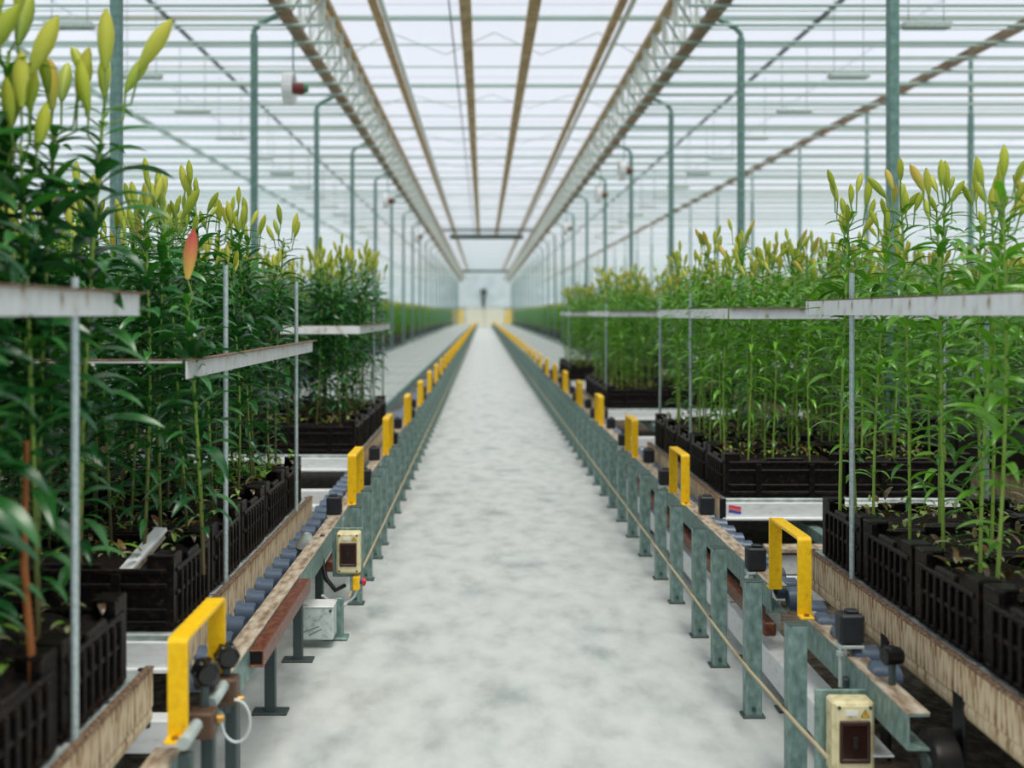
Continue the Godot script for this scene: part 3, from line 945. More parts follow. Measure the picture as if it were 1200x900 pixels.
func roof() -> void:
	var top := 5.28
	# translucent screen cloth: panels 4 m deep, one per bay across
	var c0 := MB.new()
	c0.box(P(5, top + 0.32, -8.0), Vector3(76, 0.1, 0.1), 0.0)
	var ceil := structure("ceiling", "translucent white greenhouse roof crossed by pale pipes and beams", "ceiling", c0, M.pale_steel)
	var xs := [-33.0, -22.0, -11.5, -5.4, -2.0, 2.35, 5.75, 12.0, 22.0, 32.0, 43.0]
	var d := -7.0
	var far := MB.new()
	while d < END:
		for i in xs.size() - 1:
			var a: float = xs[i]
			var e: float = xs[i + 1]
			var b := MB.new()
			var q := b if d > 8.0 and d < 50.0 and a > -15.0 and e < 20.0 else far
			q.quad(P(a + 0.03, top, d + 0.04), P(e - 0.03, top, d + 0.04), P(e - 0.03, top, d + 3.96), P(a + 0.03, top, d + 3.96), Vector3.DOWN)
			if q == b:
				obj("screen_panel", b, M.screen_cloth, ceil)
		d += 4.0
	stuff(obj("far_screen", far, M.screen_cloth, ceil))
	# cross wires and gutters right under the cloth
	d = 1.5
	var k := 0
	while d < END:
		var b := MB.new()
		var g := k % 3 == 0
		b.box(P(5, top - 0.03, d), Vector3(76, 0.05 if g else 0.022, 0.07 if g else 0.022), 0.0)
		obj("gutter" if g else "screen_wire", b, M.pipe, ceil)
		# thin zigzag bracing above the path
		if k % 3 == 1 and d > 8.0 and d < 40.0:
			for i in 6:
				var z := MB.new()
				var x0 := -2.0 + i * 0.72
				z.rod(P(x0, top - 0.02, d - 0.6 * (1 if i % 2 else -1)), P(x0 + 0.72, top - 0.02, d + 0.6 * (1 if i % 2 else -1)), 0.007, 5)
				obj("wind_brace", z, M.pipe, ceil)
		d += 1.333
		k += 1
	# pale cross pipes under the outer bays, hung at girder height
	d = 3.93
	k = 0
	var farp := MB.new()
	while d < END - 1.0:
		for s in [-1.0, 1.0]:
			var b := MB.new()
			var y: float = 4.35 + (0.0 if k % 2 == 0 else 0.05)
			var x0: float = MID + s * 1.83 if k % 2 == 0 else MID + s * 2.2
			var x1: float = 42.5 if s > 0 else -32.5
			var r := 0.017 if k % 2 == 0 else 0.008
			var q := b if d < 34.0 else farp
			q.rod(P(x0, y, d), P(x1, y, d), r, 8)
			if q == b:
				obj("cross_pipe", b, M.pipe, ceil)
				if k % 2 == 0:
					var h := MB.new()
					h.box(P(x0, y + 0.15, d), Vector3(0.05, 0.3, 0.03), 0.0)
					obj("hanger", h, M.brace, ceil)
			else:
				farp.box(P(x0, y + 0.15, d), Vector3(0.05, 0.3, 0.03), 0.0)
		d += 0.335 if d < 15.0 else (0.5 if d < 22.0 else (0.67 if d < 34.0 else 2.0))
		k += 1
	stuff(obj("far_pipes", farp, M.brace, ceil))
	# upper thin pipes of the outer bays
	d = 5.0
	while d < 40.0:
		for s in [-1.0, 1.0]:
			var b := MB.new()
			var x1: float = 42.5 if s > 0 else -32.5
			b.rod(P(MID + s * 2.3, 4.75, d), P(x1, 4.75, d), 0.016, 6)
			obj("upper_pipe", b, M.pipe, ceil)
		d += 2.0
	# beams along the path
	for q in [[-0.22, 5.2, 0.15, 50.0, "tan_beam"], [0.64, 5.2, 0.15, 50.0, "tan_beam"], [-1.36, 5.2, 0.10, 95.0, "tan_beam"], [-1.25, 5.18, 0.05, 95.0, "brace"], [1.72, 5.2, 0.10, 95.0, "tan_beam"], [1.84, 5.18, 0.05, 95.0, "brace"], [-0.42, 5.2, 0.015, 50.0, "dark_steel"], [4.4, 5.2, 0.025, 95.0, "dark_steel"], [-4.1, 5.2, 0.02, 95.0, "dark_steel"], [5.75, 4.43, 0.12, 95.0, "brown_chord"], [-5.4, 4.43, 0.05, 95.0, "pipe"]]:
		var b := MB.new()
		b.box(P(q[0], q[1], q[3] * 0.5 + 1.0), Vector3(q[2], 0.07, q[3] - 2.0), 0.004)
		obj("long_beam", b, M[q[4]], ceil)
	for q in [[50.0, 3.6, 0.22], [46.0, 4.2, 0.1], [90.0, 4.2, 0.2]]:
		var b := MB.new()
		b.box(P(MID, 5.12, q[0]), Vector3(q[1], q[2], 0.2), 0.01)
		obj("end_beam", b, M.dark_steel, ceil)
	# lattice girders along the path
	for q in [[MID + 2.2, 1.0, "right of the path"], [MID - 2.2, -1.0, "left of the path"]]:
		girder(q[0], q[1], q[2])
	# columns with bent tops
	for q in [[2.72, 1.0, 2.8, "right path side"], [-2.38, -1.0, 2.65, "left path side"], [7.05, 0.0, 2.8, "second right"]]:
		var i := 0
		var dd: float = q[2]
		while dd < 99.0:
			if dd > 4.0:
				column(q[0], dd, -q[1], "grey-green roof column in the %s row, %s" % [q[3], (ORD[i] + " from the near end") if i < 6 else "far down the greenhouse"], "roof columns of the %s row" % q[3])
				i += 1
			dd += 4.0
	# slim grow lights hung between the pipes of the outer bays
	for s in [-1.0, 1.0]:
		for i in 15:
			var t := thing("grow_light", "slim grey grow light in the %s outer bay, %s from the near end" % ["left" if s < 0 else "right", ORD[i]], "light", P(-4.2 if s < 0 else 4.5, 4.28, 8.2 + i * 2.2), 0.0, "grow lights in the outer bays")
			var b := MB.new()
			b.box(Vector3.ZERO, Vector3(0.5, 0.06, 0.12), 0.01)
			obj("case", b, M.grey_box, t)
			var g := MB.new()
			g.box(Vector3(0, -0.034, 0), Vector3(0.44, 0.01, 0.09), 0.002)
			obj("reflector", g, M.galvanised, t)
			for e in [-0.18, 0.18]:
				var r := MB.new()
				r.rod(Vector3(e, 0.02, 0), Vector3(e, 1.0, 0), 0.004, 5)
				obj("hanging_wire", r, M.dark_steel, t)
	# fans
	var fi := 0
	for q in [[-2.07, 10.95, "left"], [-2.07, 21.9, "left"], [-2.07, 32.0, "left"], [2.33, 17.2, "right"], [2.33, 20.7, "right"], [2.33, 29.0, "right"]]:
		fan(P(q[0], 3.76, q[1]), "white ring fan with dark red motor under the %s girder, %s from near end" % [q[2], ORD[fi % 3]])
		fi += 1

func girder(x: float, s: float, where: String) -> void:
	var t := thing("lattice_girder", "brown and white lattice girder running lengthwise %s" % where, "girder", P(x, 4.4, 0))
	var bc := MB.new()
	bc.box(P(0, 0.03, 49.0), Vector3(0.14, 0.06, 98.0), 0.004)
	obj("bottom_chord", bc, M.brown_chord, t)
	var ic := MB.new()
	ic.box(P(-s * 0.37, 0.27, 49.0), Vector3(0.06, 0.07, 98.0), 0.004)
	obj("inner_chord", ic, M.tan_beam, t)
	var tc := MB.new()
	tc.box(P(0, 0.8, 49.0), Vector3(0.08, 0.07, 98.0), 0.004)
	obj("top_chord", tc, M.tan_beam, t)
	var far := MB.new()
	var d := 6.0
	var k := 0
	while d < 95.0:
		for e in 2:
			var b := MB.new()
			var q := b if d < 34.0 else far
			if e == 0:
				q.box(P(0.0, 0.43, d), Vector3(0.035, 0.74, 0.035), 0.0)
			else:
				var a := P(-s * 0.36, 0.25, d)
				var c := P(0, 0.06, d + 0.67)
				var c2 := P(0, 0.78, d + 0.67)
				q.rod(a, c, 0.016, 5)
				q.rod(P(0, 0.06, d), c2, 0.016, 5)
			if q == b:
				obj("upright" if e == 0 else "diagonal", b, M.brace, t)
		d += 0.67
		k += 1
	stuff(obj("far_bracing", far, M.brace, t))

func column(x: float, d: float, s: float, label: String, group: String) -> void:
	var t := thing("roof_column", label, "column", P(x, 0, d), 0.0, group)
	var b := MB.new()
	b.box(Vector3(0, 2.13, 0), Vector3(0.068, 4.26, 0.068), 0.006)
	obj("shaft", b, M.column, t)
	var n := MB.new()
	if s == 0.0:
		n.box(Vector3(0, 4.72, 0), Vector3(0.05, 0.96, 0.05), 0.004)
	else:
		n.tube([Vector3(0, 4.2, 0), Vector3(0, 4.3, 0), Vector3(s * 0.06, 4.37, 0), Vector3(s * 0.32, 4.5, 0)], [0.03, 0.03, 0.03, 0.03], 8)
	obj("column_head", n, M.column, t)
	var f := MB.new()
	f.box(Vector3(0, 0.01, 0), Vector3(0.16, 0.02, 0.16), 0.003)
	obj("foot_plate", f, M.column, t)

func fan(p: Vector3, label: String) -> void:
	var t := thing("circulation_fan", label, "fan", p, 0.0, "ring fans under the girders")
	var b := MB.new()
	var ring := []
	for i in 21:
		var a := TAU * i / 20
		ring.append([Vector3(0, cos(a), sin(a))])
	for i in 20:
		var a: Vector3 = ring[i][0]
		var c: Vector3 = ring[i + 1][0]
		var x := Vector3(0.055, 0, 0)
		b.quad(a * 0.175 - x, a * 0.175 + x, c * 0.175 + x, c * 0.175 - x, a)
		b.quad(a * 0.165 - x, a * 0.165 + x, c * 0.165 + x, c * 0.165 - x, -a)
		b.quad(a * 0.165 + x, a * 0.175 + x, c * 0.175 + x, c * 0.165 + x, x)
		b.quad(a * 0.165 - x, a * 0.175 - x, c * 0.175 - x, c * 0.165 - x, -x)
	obj("ring_housing", b, M.white_paint, t)
	for i in 4:
		var bl := MB.new()
		var a := TAU * i / 4 + 0.3
		bl.box(Vector3(-0.01, cos(a) * 0.095, sin(a) * 0.095), Vector3(0.008, 0.12, 0.06), 0.002, Basis(Vector3(1, 0, 0), a) * Basis(Vector3(0, 1, 0), 0.5))
		obj("blade", bl, M.pale_steel, t)
	var m := MB.new()
	m.tube([Vector3(-0.03, 0, 0), Vector3(0.14, 0, 0), Vector3(0.16, 0, 0)], [0.06, 0.065, 0.05], 12)
	obj("motor", m, M.motor_red, t)
	var m2 := MB.new()
	m2.tube([Vector3(0.16, 0, 0), Vector3(0.2, 0, 0)], [0.045, 0.04], 10)
	obj("motor_cap", m2, M.motor_green, t)
	var h := MB.new()
	h.rod(Vector3(0.04, 0.16, 0), Vector3(0.04, 0.66, 0), 0.01, 6)
	obj("hanger_rod", h, M.column, t)
	for i in 3:
		var a := TAU * i / 3 + 0.5
		var st := MB.new()
		st.rod(Vector3(0.045, cos(a) * 0.06, sin(a) * 0.06), Vector3(0.045, cos(a) * 0.17, sin(a) * 0.17), 0.006, 5)
		obj("strut", st, M.pale_steel, t)

func tracks() -> void:
	# ---- posts
	var post := make_post()
	var right := [2.515, 2.965, 3.44, 3.93, 4.29, 4.79, 5.22, 5.72, 6.2]
	var dd := 6.67
	while dd < 66.0:
		right.append(dd)
		dd += 0.475
	for i in right.size():
		if i == 0:
			continue
		copy(post, "rail_post", ("galvanised channel post on the right path edge, %s from the near end" % ORD[i - 1]) if i <= 14 else "galvanised channel post blurred far along the right path edge", "post", Transform3D(Basis(), P(0.905, 0, right[i])), "galvanised posts along the right path edge")
	var left := [4.77, 5.2, 5.66, 6.0]
	dd = 6.47
	while dd < 66.0:
		left.append(dd)
		dd += 0.475
	for i in left.size():
		copy(post, "rail_post", ("galvanised channel post on the left path edge, %s from the near end" % ORD[i]) if i < 14 else "galvanised channel post blurred far along the left path edge", "post", Transform3D(Basis(), P(-0.59, 0, left[i])), "galvanised posts along the left path edge")
	post.free()
	# farther posts, too small to count
	for q in [[0.905, "right"], [-0.59, "left"]]:
		var b := MB.new()
		dd = 66.2
		while dd < END - 2.0:
			b.box(P(q[0], 0.228, dd), Vector3(0.055, 0.456, 0.04), 0.0)
			dd += 0.475
		var o := obj("distant_posts", b, M.galvanised)
		stuff(o)
		tag(o, "distant run of galvanised posts at the far end of the %s path edge" % q[1], "posts")
	# ---- tracks
	track(1.0, 1.04, 2.72, "right path edge")
	track(-1.0, 0.70, 2.7, "left path edge")
	# skirting boards at floor level on the right
	var sk := thing("skirting_board", "long white board low behind the right posts", "board", Vector3.ZERO)
	var a := 2.75
	while a < 40.0:
		var b := MB.new()
		b.box(P(1.02, 0.105, a + 0.74), Vector3(0.02, 0.1, 1.46), 0.003)
		b.box(P(1.06, 0.157, a + 0.74), Vector3(0.1, 0.006, 1.46), 0.002)
		obj("board_length", b, M.white_paint, sk)
		a += 1.5
	# ---- cables
	for q in [[0.872, 2.6, "right"], [-0.556, 4.25, "left"]]:
		var b := MB.new()
		var pts := []
		var rad := []
		for i in 60:
			var d: float = q[1] + pow(i / 59.0, 1.6) * 55.0
			pts.append(P(q[0], 0.176 + 0.05 * pow(clampf((3.6 - d) / 1.0, 0.0, 1.0), 1.4) + 0.002 * (i % 2), d))
			rad.append(0.0055)
		b.tube(pts, rad, 6)
		tag(obj("guard_rope", b, M.rope), "thin tan rope strung along the %s posts" % q[2], "rope")
	# ---- yellow brackets and black buffers
	var handle := make_handle()
	var buf := make_buffer()
	for s in [1.0, -1.0]:
		var nm := "right" if s > 0 else "left"
		var x := 1.015 if s > 0 else 0.658
		var list := [3.395, 5.3, 7.0, 8.95, 10.8] if s > 0 else [2.37, 5.3, 7.1, 8.95, 10.8]
		var d := 12.65
		while d < END - 3.0:
			list.append(d)
			d += 1.82
		for i in list.size():
			var lab := "yellow steel bracket on the %s rail, %s from the near end" % [nm, ORD[i]] if i < 12 else "small yellow bracket in the far row on the %s rail" % nm
			copy(handle, "yellow_bracket", lab, "bracket", Transform3D(Basis(), P(s * x, 0.395, list[i])) if s > 0 or i > 0 else Transform3D(Basis().scaled(Vector3(1, 0.86, 1)), P(s * x, 0.436, list[i])), "yellow brackets on the %s rail" % nm)
			if list[i] < 24.0 and not (s < 0 and i == 0):
				for e in [-1.0, 1.0]:
					var lab2 := "black rubber buffer block %s the %s yellow bracket on the %s rail" % ["beyond" if e > 0 else "just before", ORD[i], nm]
					copy(buf, "buffer_block", lab2, "buffer", Transform3D(Basis() if s > 0 else Basis(Vector3.UP, PI), P(s * (x + (0.05 if e < 0 else 0.0)), 0.365, list[i] + e * (0.42 if i == 0 or true else 0.3))), "black buffers on the %s rail" % nm)
	handle.free()
	buf.free()
	cross_beams(1.0, 1.04, [4.2, 4.62, 7.4, 8.2, 9.0, 12.2, 13.0, 16.4], "right")
	cross_beams(-1.0, 0.70, [2.75, 5.2, 5.8, 6.3, 9.4], "left")

func benches() -> void:
	var spare := []
	# ---- right 1
	bench(1.0, 1.225, 1.26, 1.75, 3.86, "nearest right rolling bench with weathered tan side board and crates", [[0.0, 3.40, 1.486], [0.62, 3.75, 1.42], [1.24, 3.4, 1.46]], [[-0.012, 1.75, -0.012, 3.84], [0.0, 3.85, 1.24, 3.85]], 1.372)
	var r1 := []
	crates_on(1.0, 1.225, 2, 1.75, 5, "nearest right bench", [[0, 0], [0, 1], [1, 1]], r1)
	lilies_in(r1, "nearest right bench", "lilies on the nearest right bench", true, 11, 4, "a", 0.84, 0.96)
	# ---- right 2
	bench(1.0, 1.14, 1.26, 4.92, 7.05, "second right rolling bench of black crates beside the path", [[0.05, 5.87, 1.47], [0.07, 7.0, 1.45], [1.2, 5.2, 1.45]], [[0.04, 4.95, 0.06, 7.03], [0.05, 4.95, 1.24, 4.95]], 1.352)
	var r2 := []
	crates_on(1.0, 1.14, 2, 4.92, 5, "second right bench", [], r2)
	lilies_in(r2.slice(0, 4), "second right bench", "lilies on the second right bench", true, 12, 6, "a", 0.82, 0.93)
	lilies_in(r2.slice(4), "second right bench", "lilies on the second right bench", false, 13, 6, "a", 0.82, 0.94)
	# ---- right 3
	bench(1.0, 1.14, 1.26, 9.57, 11.7, "third right rolling bench, blurred, with lilies in black crates", [[0.12, 11.4, 1.45], [0.05, 9.9, 1.45]], [[0.04, 9.6, 0.05, 11.65], [0.05, 9.6, 1.24, 9.6]], 1.352)
	var r3 := []
	crates_on(1.0, 1.14, 2, 9.57, 5, "third right bench", [], r3)
	lilies_in(r3, "third right bench", "lilies on the third right bench", false, 14, 6, "a", 0.82, 0.94)
	bench(1.0, 1.14, 1.26, 13.6, 15.75, "fourth right rolling bench, far and blurred beside the path", [[0.05, 14.2, 1.45]], [[0.04, 13.6, 0.05, 15.7], [0.05, 13.62, 1.24, 13.62]], 1.352)
	var r4 := []
	crates_on(1.0, 1.14, 2, 13.6, 5, "fourth right bench", [], r4)
	for e in r4: spare.append(e[0])
	# ---- left 1
	bench(-1.0, 0.835, 1.26, 0.45, 2.56, "nearest left rolling bench, blurred at the lower left corner", [[0.01, 2.12, 1.426]], [[-0.012, 0.5, -0.012, 2.45]], 1.372)
	var l1 := []
	crates_on(-1.0, 0.835, 2, 0.45, 5, "nearest left bench", [[0, 0], [0, 1], [1, 0], [1, 1], [2, 0], [2, 1]], l1)
	lilies_in(l1, "nearest left bench", "lilies on the nearest left bench", true, 21, 9, "c", 0.98, 1.14)
	# ---- left 2
	bench(-1.0, 0.835, 1.26, 2.83, 4.95, "second left rolling bench with weathered side board and white bar", [[0.012, 3.37, 1.51], [0.0, 4.58, 1.495], [1.2, 4.5, 1.45]], [[-0.012, 2.84, -0.012, 4.93], [0.0, 2.84, 1.2, 2.84, 0.008]], 1.195)
	var l2 := []
	crates_on(-1.0, 0.835, 2, 2.83, 5, "second left bench", [], l2)
	lilies_in(l2, "second left bench", "lilies on the second left bench", true, 22, 6, "b", 0.84, 0.96)
	# ---- left 3
	bench(-1.0, 0.78, 1.26, 6.45, 8.6, "third left rolling bench, blurred, with lilies in black crates", [[0.06, 7.87, 1.4], [0.05, 8.5, 1.4]], [[0.0, 6.47, 0.5, 6.47], [0.0, 6.5, 0.0, 8.55]], 1.25)
	var l3 := []
	crates_on(-1.0, 0.78, 2, 6.45, 5, "third left bench", [], l3)
	lilies_in(l3, "third left bench", "lilies on the third left bench", false, 23, 6, "b", 0.85, 0.96)
	# ---- second columns of benches, behind
	var rear_n := {}
	for q in [[1.0, 2.86, 2.2], [1.0, 2.86, 4.6], [1.0, 2.86, 7.0], [1.0, 2.86, 9.5], [1.0, 2.86, 12.0], [1.0, 2.86, 14.5], [1.0, 4.4, 4.6], [1.0, 4.4, 7.0], [1.0, 4.4, 9.5], [1.0, 4.4, 12.0], [-1.0, 2.5, 3.2], [-1.0, 2.5, 5.6], [-1.0, 2.5, 8.0], [-1.0, 4.0, 5.6], [-1.0, 4.0, 8.0]]:
		var where_: Array = rear_n.get(q[0], [0])
		rear_n[q[0]] = where_
		var rear_label: String = ORD[where_[0]] + " rear %s hidden behind the lilies on the " + ("right" if q[0] > 0 else "left")
		where_[0] += 1
		bench(q[0], q[1], 1.26, q[2], q[2] + 2.13, rear_label % "rolling bench", [], [], 1.35)
		var back := MB.new()
		for r in 5:
			for c in 2:
				var p := P(q[0] * (q[1] + 0.32 + c * 0.605), 0.466, q[2] + 0.22 + r * 0.405)
				spare.append(p)
				back.box(p + Vector3(0, 0.085, 0), Vector3(0.59, 0.17, 0.39), 0.006)
		var o := obj("rear_crates", back, M.crate)
		stuff(o)
		tag(o, rear_label % "bench's dark crates", "crates")
	# ---- far benches: empty beds beside the track, planted ones behind
	for s in [1.0, -1.0]:
		var d := 17.6 if s > 0 else 9.6
		var i := 0
		while d < 96.0:
			var nm := "right" if s > 0 else "left"
			var t := thing("empty_bench", "empty grey rolling bench on the %s, %s beyond the lilies" % [nm, ORD[i]] if i < 10 else "empty grey rolling bench far down the %s side" % nm, "bench", P(s * 0.98, 0, d), 0.0, "empty benches on the %s" % nm)
			var b := MB.new()
			for k in 14:
				b.box(Vector3(s * 0.7, 0.40, -0.07 - k * 0.15), Vector3(1.34, 0.02, 0.125), 0.002)
			obj("bed", b, M.bed_steel, t)
			var f := MB.new()
			for e in [0.0, 1.4]:
				f.box(Vector3(s * e, 0.40, -1.05), Vector3(0.03, 0.09, 2.1), 0.003)
			obj("side_board", f, M.galvanised, t)
			d += 2.2
			i += 1
		d = 20.0 if s > 0 else 14.0
		var rows := MB.new()
		while d < 98.0:
			for c in 2:
				var p := P(s * (3.12 + c * 0.605), 0.466, d)
				if d > 34.0 or s > 0 or true:
					spare.append(p)
				rows.box(p + Vector3(0, 0.085, 0), Vector3(0.59, 0.17, 0.39), 0.0)
				rows.box(p + Vector3(0, -0.05, 0), Vector3(0.6, 0.09, 0.41), 0.0)
			d += 0.41 if d < 50.0 else 0.82
		var o := obj("far_crates", rows, M.crate)
		stuff(o)
		tag(o, "dark row of distant crates under lilies on the %s" % ("right" if s > 0 else "left"), "crates")
	# the rest of the lilies, hundreds of small or hidden ones
	var q := RandomNumberGenerator.new()
	q.seed = 99
	var joined := MB.new()
	var byv := [[], [], []]
	for p in spare:
		for k in 6:
			var pos: Vector3 = p + Vector3((k % 3 - 1) * 0.185 + q.randf_range(-0.05, 0.05), 0.13, ((k / 3) - 0.5) * 0.185 + q.randf_range(-0.04, 0.04))
			var s := q.randf_range(0.8, 0.94)
			byv[q.randi_range(0, 2)].append(Transform3D(Basis(Vector3.UP, q.randf() * TAU).scaled(Vector3.ONE * s), pos))
	for i in 3:
		var mm := MultiMesh.new()
		mm.transform_format = MultiMesh.TRANSFORM_3D
		mm.mesh = lily_joined(3000 + i * 17, [1.15, 1.2, 1.1][i], 50)
		mm.instance_count = byv[i].size()
		for k in byv[i].size():
			mm.set_instance_transform(k, byv[i][k])
		var o := MultiMeshInstance3D.new()
		o.name = numbered("rear_lilies")
		o.multimesh = mm
		add_child(o, true)
		stuff(o)
		tag(o, "mass of rear and distant lilies behind the benches by the path", "lilies", "rear lilies")

func extras() -> void:
	# ---- right breaker box and its sensor
	var br := make_breaker()
	copy(br, "breaker_box", "cream switch box with smoked window below the nearest right buffer block", "switch box", Transform3D(Basis(), P(1.0, 0.105, 2.82)))
	copy(br, "breaker_box", "cream switch box with smoked window on the left rail by the first left post", "switch box", Transform3D(Basis().scaled(Vector3.ONE * 0.87), P(-0.567, 0.257, 4.36)))
	br.free()
	var se := make_sensor(0.14)
	copy(se, "sensor_head", "round black sensor on a stem behind the right cream switch box", "sensor", Transform3D(Basis(Vector3.UP, 0.3), P(1.095, 0.295, 2.74)))
	var se2 := make_sensor(0.14, true)
	copy(se2, "sensor_head", "black sensor head inside the near left yellow bracket", "sensor", Transform3D(Basis(Vector3.UP, 0.5).scaled(Vector3.ONE * 1.0), P(-0.63, 0.40, 2.32)))
	copy(se2, "sensor_head", "black sensor head just beyond the near left yellow bracket", "sensor", Transform3D(Basis(Vector3.UP, 0.4), P(-0.63, 0.37, 2.52)))
	se.free()
	se2.free()
	near_left()
	specials()

func near_left() -> void:
	# conduit pieces, cable and legs around the nearest left bracket
	var t := thing("conduit_pipe", "pale conduit pipe with rusty clamps inside the nearest left bracket", "pipe", P(-0.63, 0.447, 2.15))
	for q in [[0.0, 0.1], [0.22, 0.34]]:
		var b := MB.new()
		b.rod(Vector3(0, 0, -q[0]), Vector3(0, 0, -q[1]), 0.014, 12)
		obj("pipe_length", b, M.pale_steel, t)
	for z in [0.15, 0.36]:
		var b := MB.new()
		b.box(Vector3(0, -0.015, -z), Vector3(0.06, 0.06, 0.05), 0.005)
		obj("clamp", b, M.brown_clamp, t)
	for z in [0.02, 0.2, 0.42]:
		var b := MB.new()
		b.box(Vector3(0.0, -0.235, -z), Vector3(0.03, 0.42, 0.025), 0.003)
		b.box(Vector3(0.0, -0.442, -z), Vector3(0.09, 0.008, 0.06), 0.002)
		obj("leg", b, M.dark_steel, t)
	var cb := MB.new()
	var pts := []
	var rad := []
	for i in 17:
		var a := i / 16.0 * TAU * 0.8
		pts.append(Vector3(0.035 + 0.035 * sin(a), -0.02 - 0.055 * (1.0 - cos(a)), -0.3 - 0.02 * sin(a * 0.5)))
		rad.append(0.0035)
	cb.tube(pts, rad, 6)
	obj("cable_loop", cb, M.cable, t)
	var lc := MB.new()
	lc.box(Vector3(-0.02, 0.05, -0.26), Vector3(0.05, 0.05, 0.05), 0.004)
	obj("limit_switch", lc, M.black_rubber, t)
	# rust brown square tube on top of the rail
	var rt := thing("square_tube", "glossy rust-brown square steel tube lying along the left rail", "tube", P(-0.655, 0.36, 2.94))
	var rb := MB.new()
	for e in [[0.0, 0.022, 0.05, 0.005], [0.0, -0.022, 0.05, 0.005]]:
		rb.box(Vector3(e[0], e[1], -0.4), Vector3(e[2], e[3], 0.8), 0.002)
	for sx in [-1.0, 1.0]:
		rb.box(Vector3(sx * 0.0225, 0, -0.4), Vector3(0.005, 0.045, 0.8), 0.001)
	obj("tube", rb, M.rust_tube, rt)
	var rin := MB.new()
	rin.box(Vector3(0, 0, -0.02), Vector3(0.04, 0.039, 0.01), 0.0)
	obj("dark_plug", rin, M.ink, rt)
	# grey junction box on a stand below the left switch box
	var jb := thing("junction_box", "scratched grey metal junction box on a short stand by the left rail", "box", P(-0.68, 0.037, 4.12))
	var b1 := MB.new()
	b1.box(Vector3(0, 0.067, -0.05), Vector3(0.155, 0.134, 0.1), 0.006)
	obj("case", b1, M.grey_box, jb)
	var lidb := MB.new()
	lidb.box(Vector3(0, 0.134, -0.05), Vector3(0.16, 0.008, 0.106), 0.003)
	obj("lid", lidb, M.bar_paint, jb)
	for q in [[-0.066, 0.118], [0.066, 0.118], [-0.066, 0.014]]:
		var k := MB.new()
		k.tube([Vector3(q[0], q[1], 0.0), Vector3(q[0], q[1], 0.004)], [0.006, 0.005], 8)
		obj("screw", k, M.dark_steel, jb)
	for q in [[Vector2(-0.05, 0.03), Vector2(0.02, 0.055)], [Vector2(-0.02, 0.02), Vector2(0.03, 0.045)]]:
		var k := MB.new()
		k.rod(Vector3(q[0].x, q[0].y, 0.0), Vector3(q[1].x, q[1].y, 0.0), 0.0015, 4)
		obj("scratch", k, M.dark_steel, jb)
	var stn := MB.new()
	stn.box(Vector3(0.083, 0.05, -0.14), Vector3(0.034, 0.17, 0.03), 0.003)
	stn.box(Vector3(0.07, -0.031, -0.14), Vector3(0.1, 0.01, 0.07), 0.003)
	obj("stand", stn, M.galvanised, jb)
	# red emergency button on a yellow housing
	var eb := thing("emergency_button", "red mushroom emergency button on a small yellow housing by the left path", "button", P(-0.535, 0.185, 4.33))
	var y1 := MB.new()
	y1.box(Vector3(0, 0.03, 0), Vector3(0.03, 0.06, 0.045), 0.005)
	obj("housing", y1, M.yellow, eb)
	var y2 := MB.new()
	y2.tube([Vector3(0.014, 0.033, 0), Vector3(0.026, 0.033, 0)], [0.01, 0.01], 10)
	obj("collar", y2, M.blue, eb)
	var y3 := MB.new()
	y3.tube([Vector3(0.025, 0.033, 0), Vector3(0.027, 0.033, 0), Vector3(0.036, 0.033, 0), Vector3(0.041, 0.033, 0)], [0.012, 0.019, 0.017, 0.006], 14)
	obj("red_cap", y3, M.red, eb)
	var ca := MB.new()
	ca.tube([Vector3(0, 0.0, 0), Vector3(-0.01, -0.03, 0), Vector3(-0.05, -0.06, 0.02), Vector3(-0.1, -0.045, 0.05), Vector3(-0.13, 0.0, 0.09)], [0.006, 0.006, 0.006, 0.006, 0.006], 7)
	obj("cable", ca, M.cable, eb)
	# bell shaped grey cap on the rail and a black hose
	var bell := thing("guide_knob", "pale grey bell-shaped guide knob on the left rail", "knob", P(-0.745, 0.31, 4.33))
	var bb := MB.new()
	bb.tube([Vector3(0, 0.05, 0), Vector3(0, 0.056, 0), Vector3(0, 0.07, 0), Vector3(0, 0.095, 0), Vector3(0, 0.11, 0), Vector3(0, 0.114, 0)], [0.036, 0.046, 0.044, 0.026, 0.02, 0.012], 18)
	obj("cap", bb, M.grey_box, bell)
	var bs := MB.new()
	bs.rod(Vector3(0, -0.05, 0), Vector3(0, 0.052, 0), 0.012, 8)
	bs.box(Vector3(0.01, 0.0, 0), Vector3(0.05, 0.05, 0.03), 0.004)
	obj("shank", bs, M.dark_steel, bell)
	var hz := MB.new()
	hz.tube([P(-0.69, 0.4, 4.4), P(-0.685, 0.33, 4.34), P(-0.66, 0.24, 4.3), P(-0.62, 0.19, 4.3), P(-0.585, 0.2, 4.34)], [0.009, 0.01, 0.01, 0.01, 0.009], 8)
	tag(obj("hose", hz, M.black_plastic), "short black hose curving below the left cream switch box", "hose")
	var dr := MB.new()
	dr.tube([P(-0.885, 0.6, 2.02), P(-0.91, 0.85, 2.03), P(-0.9, 1.1, 2.02)], [0.009, 0.008, 0.005], 8)
	tag(obj("dry_stalk", dr, M.dry_stalk), "dry orange-brown stalk standing in the nearest left bench", "stalk")
	var sl := thing("wooden_slat", "pale wooden slat leaning on soil in the second left bench", "slat", P(-0.985, 0.615, 2.9))
	var s1 := MB.new()
	var sb := Basis(Vector3.UP, -0.35) * Basis(Vector3(1, 0, 0), 0.5)
	s1.box(Vector3(0, 0.05, -0.06), Vector3(0.042, 0.012, 0.2), 0.002, sb)
	obj("slat", s1, M.white_paint, sl)
	var s2 := MB.new()
	s2.box(Vector3(0.012, 0.035, -0.05), Vector3(0.012, 0.02, 0.19), 0.002, sb)
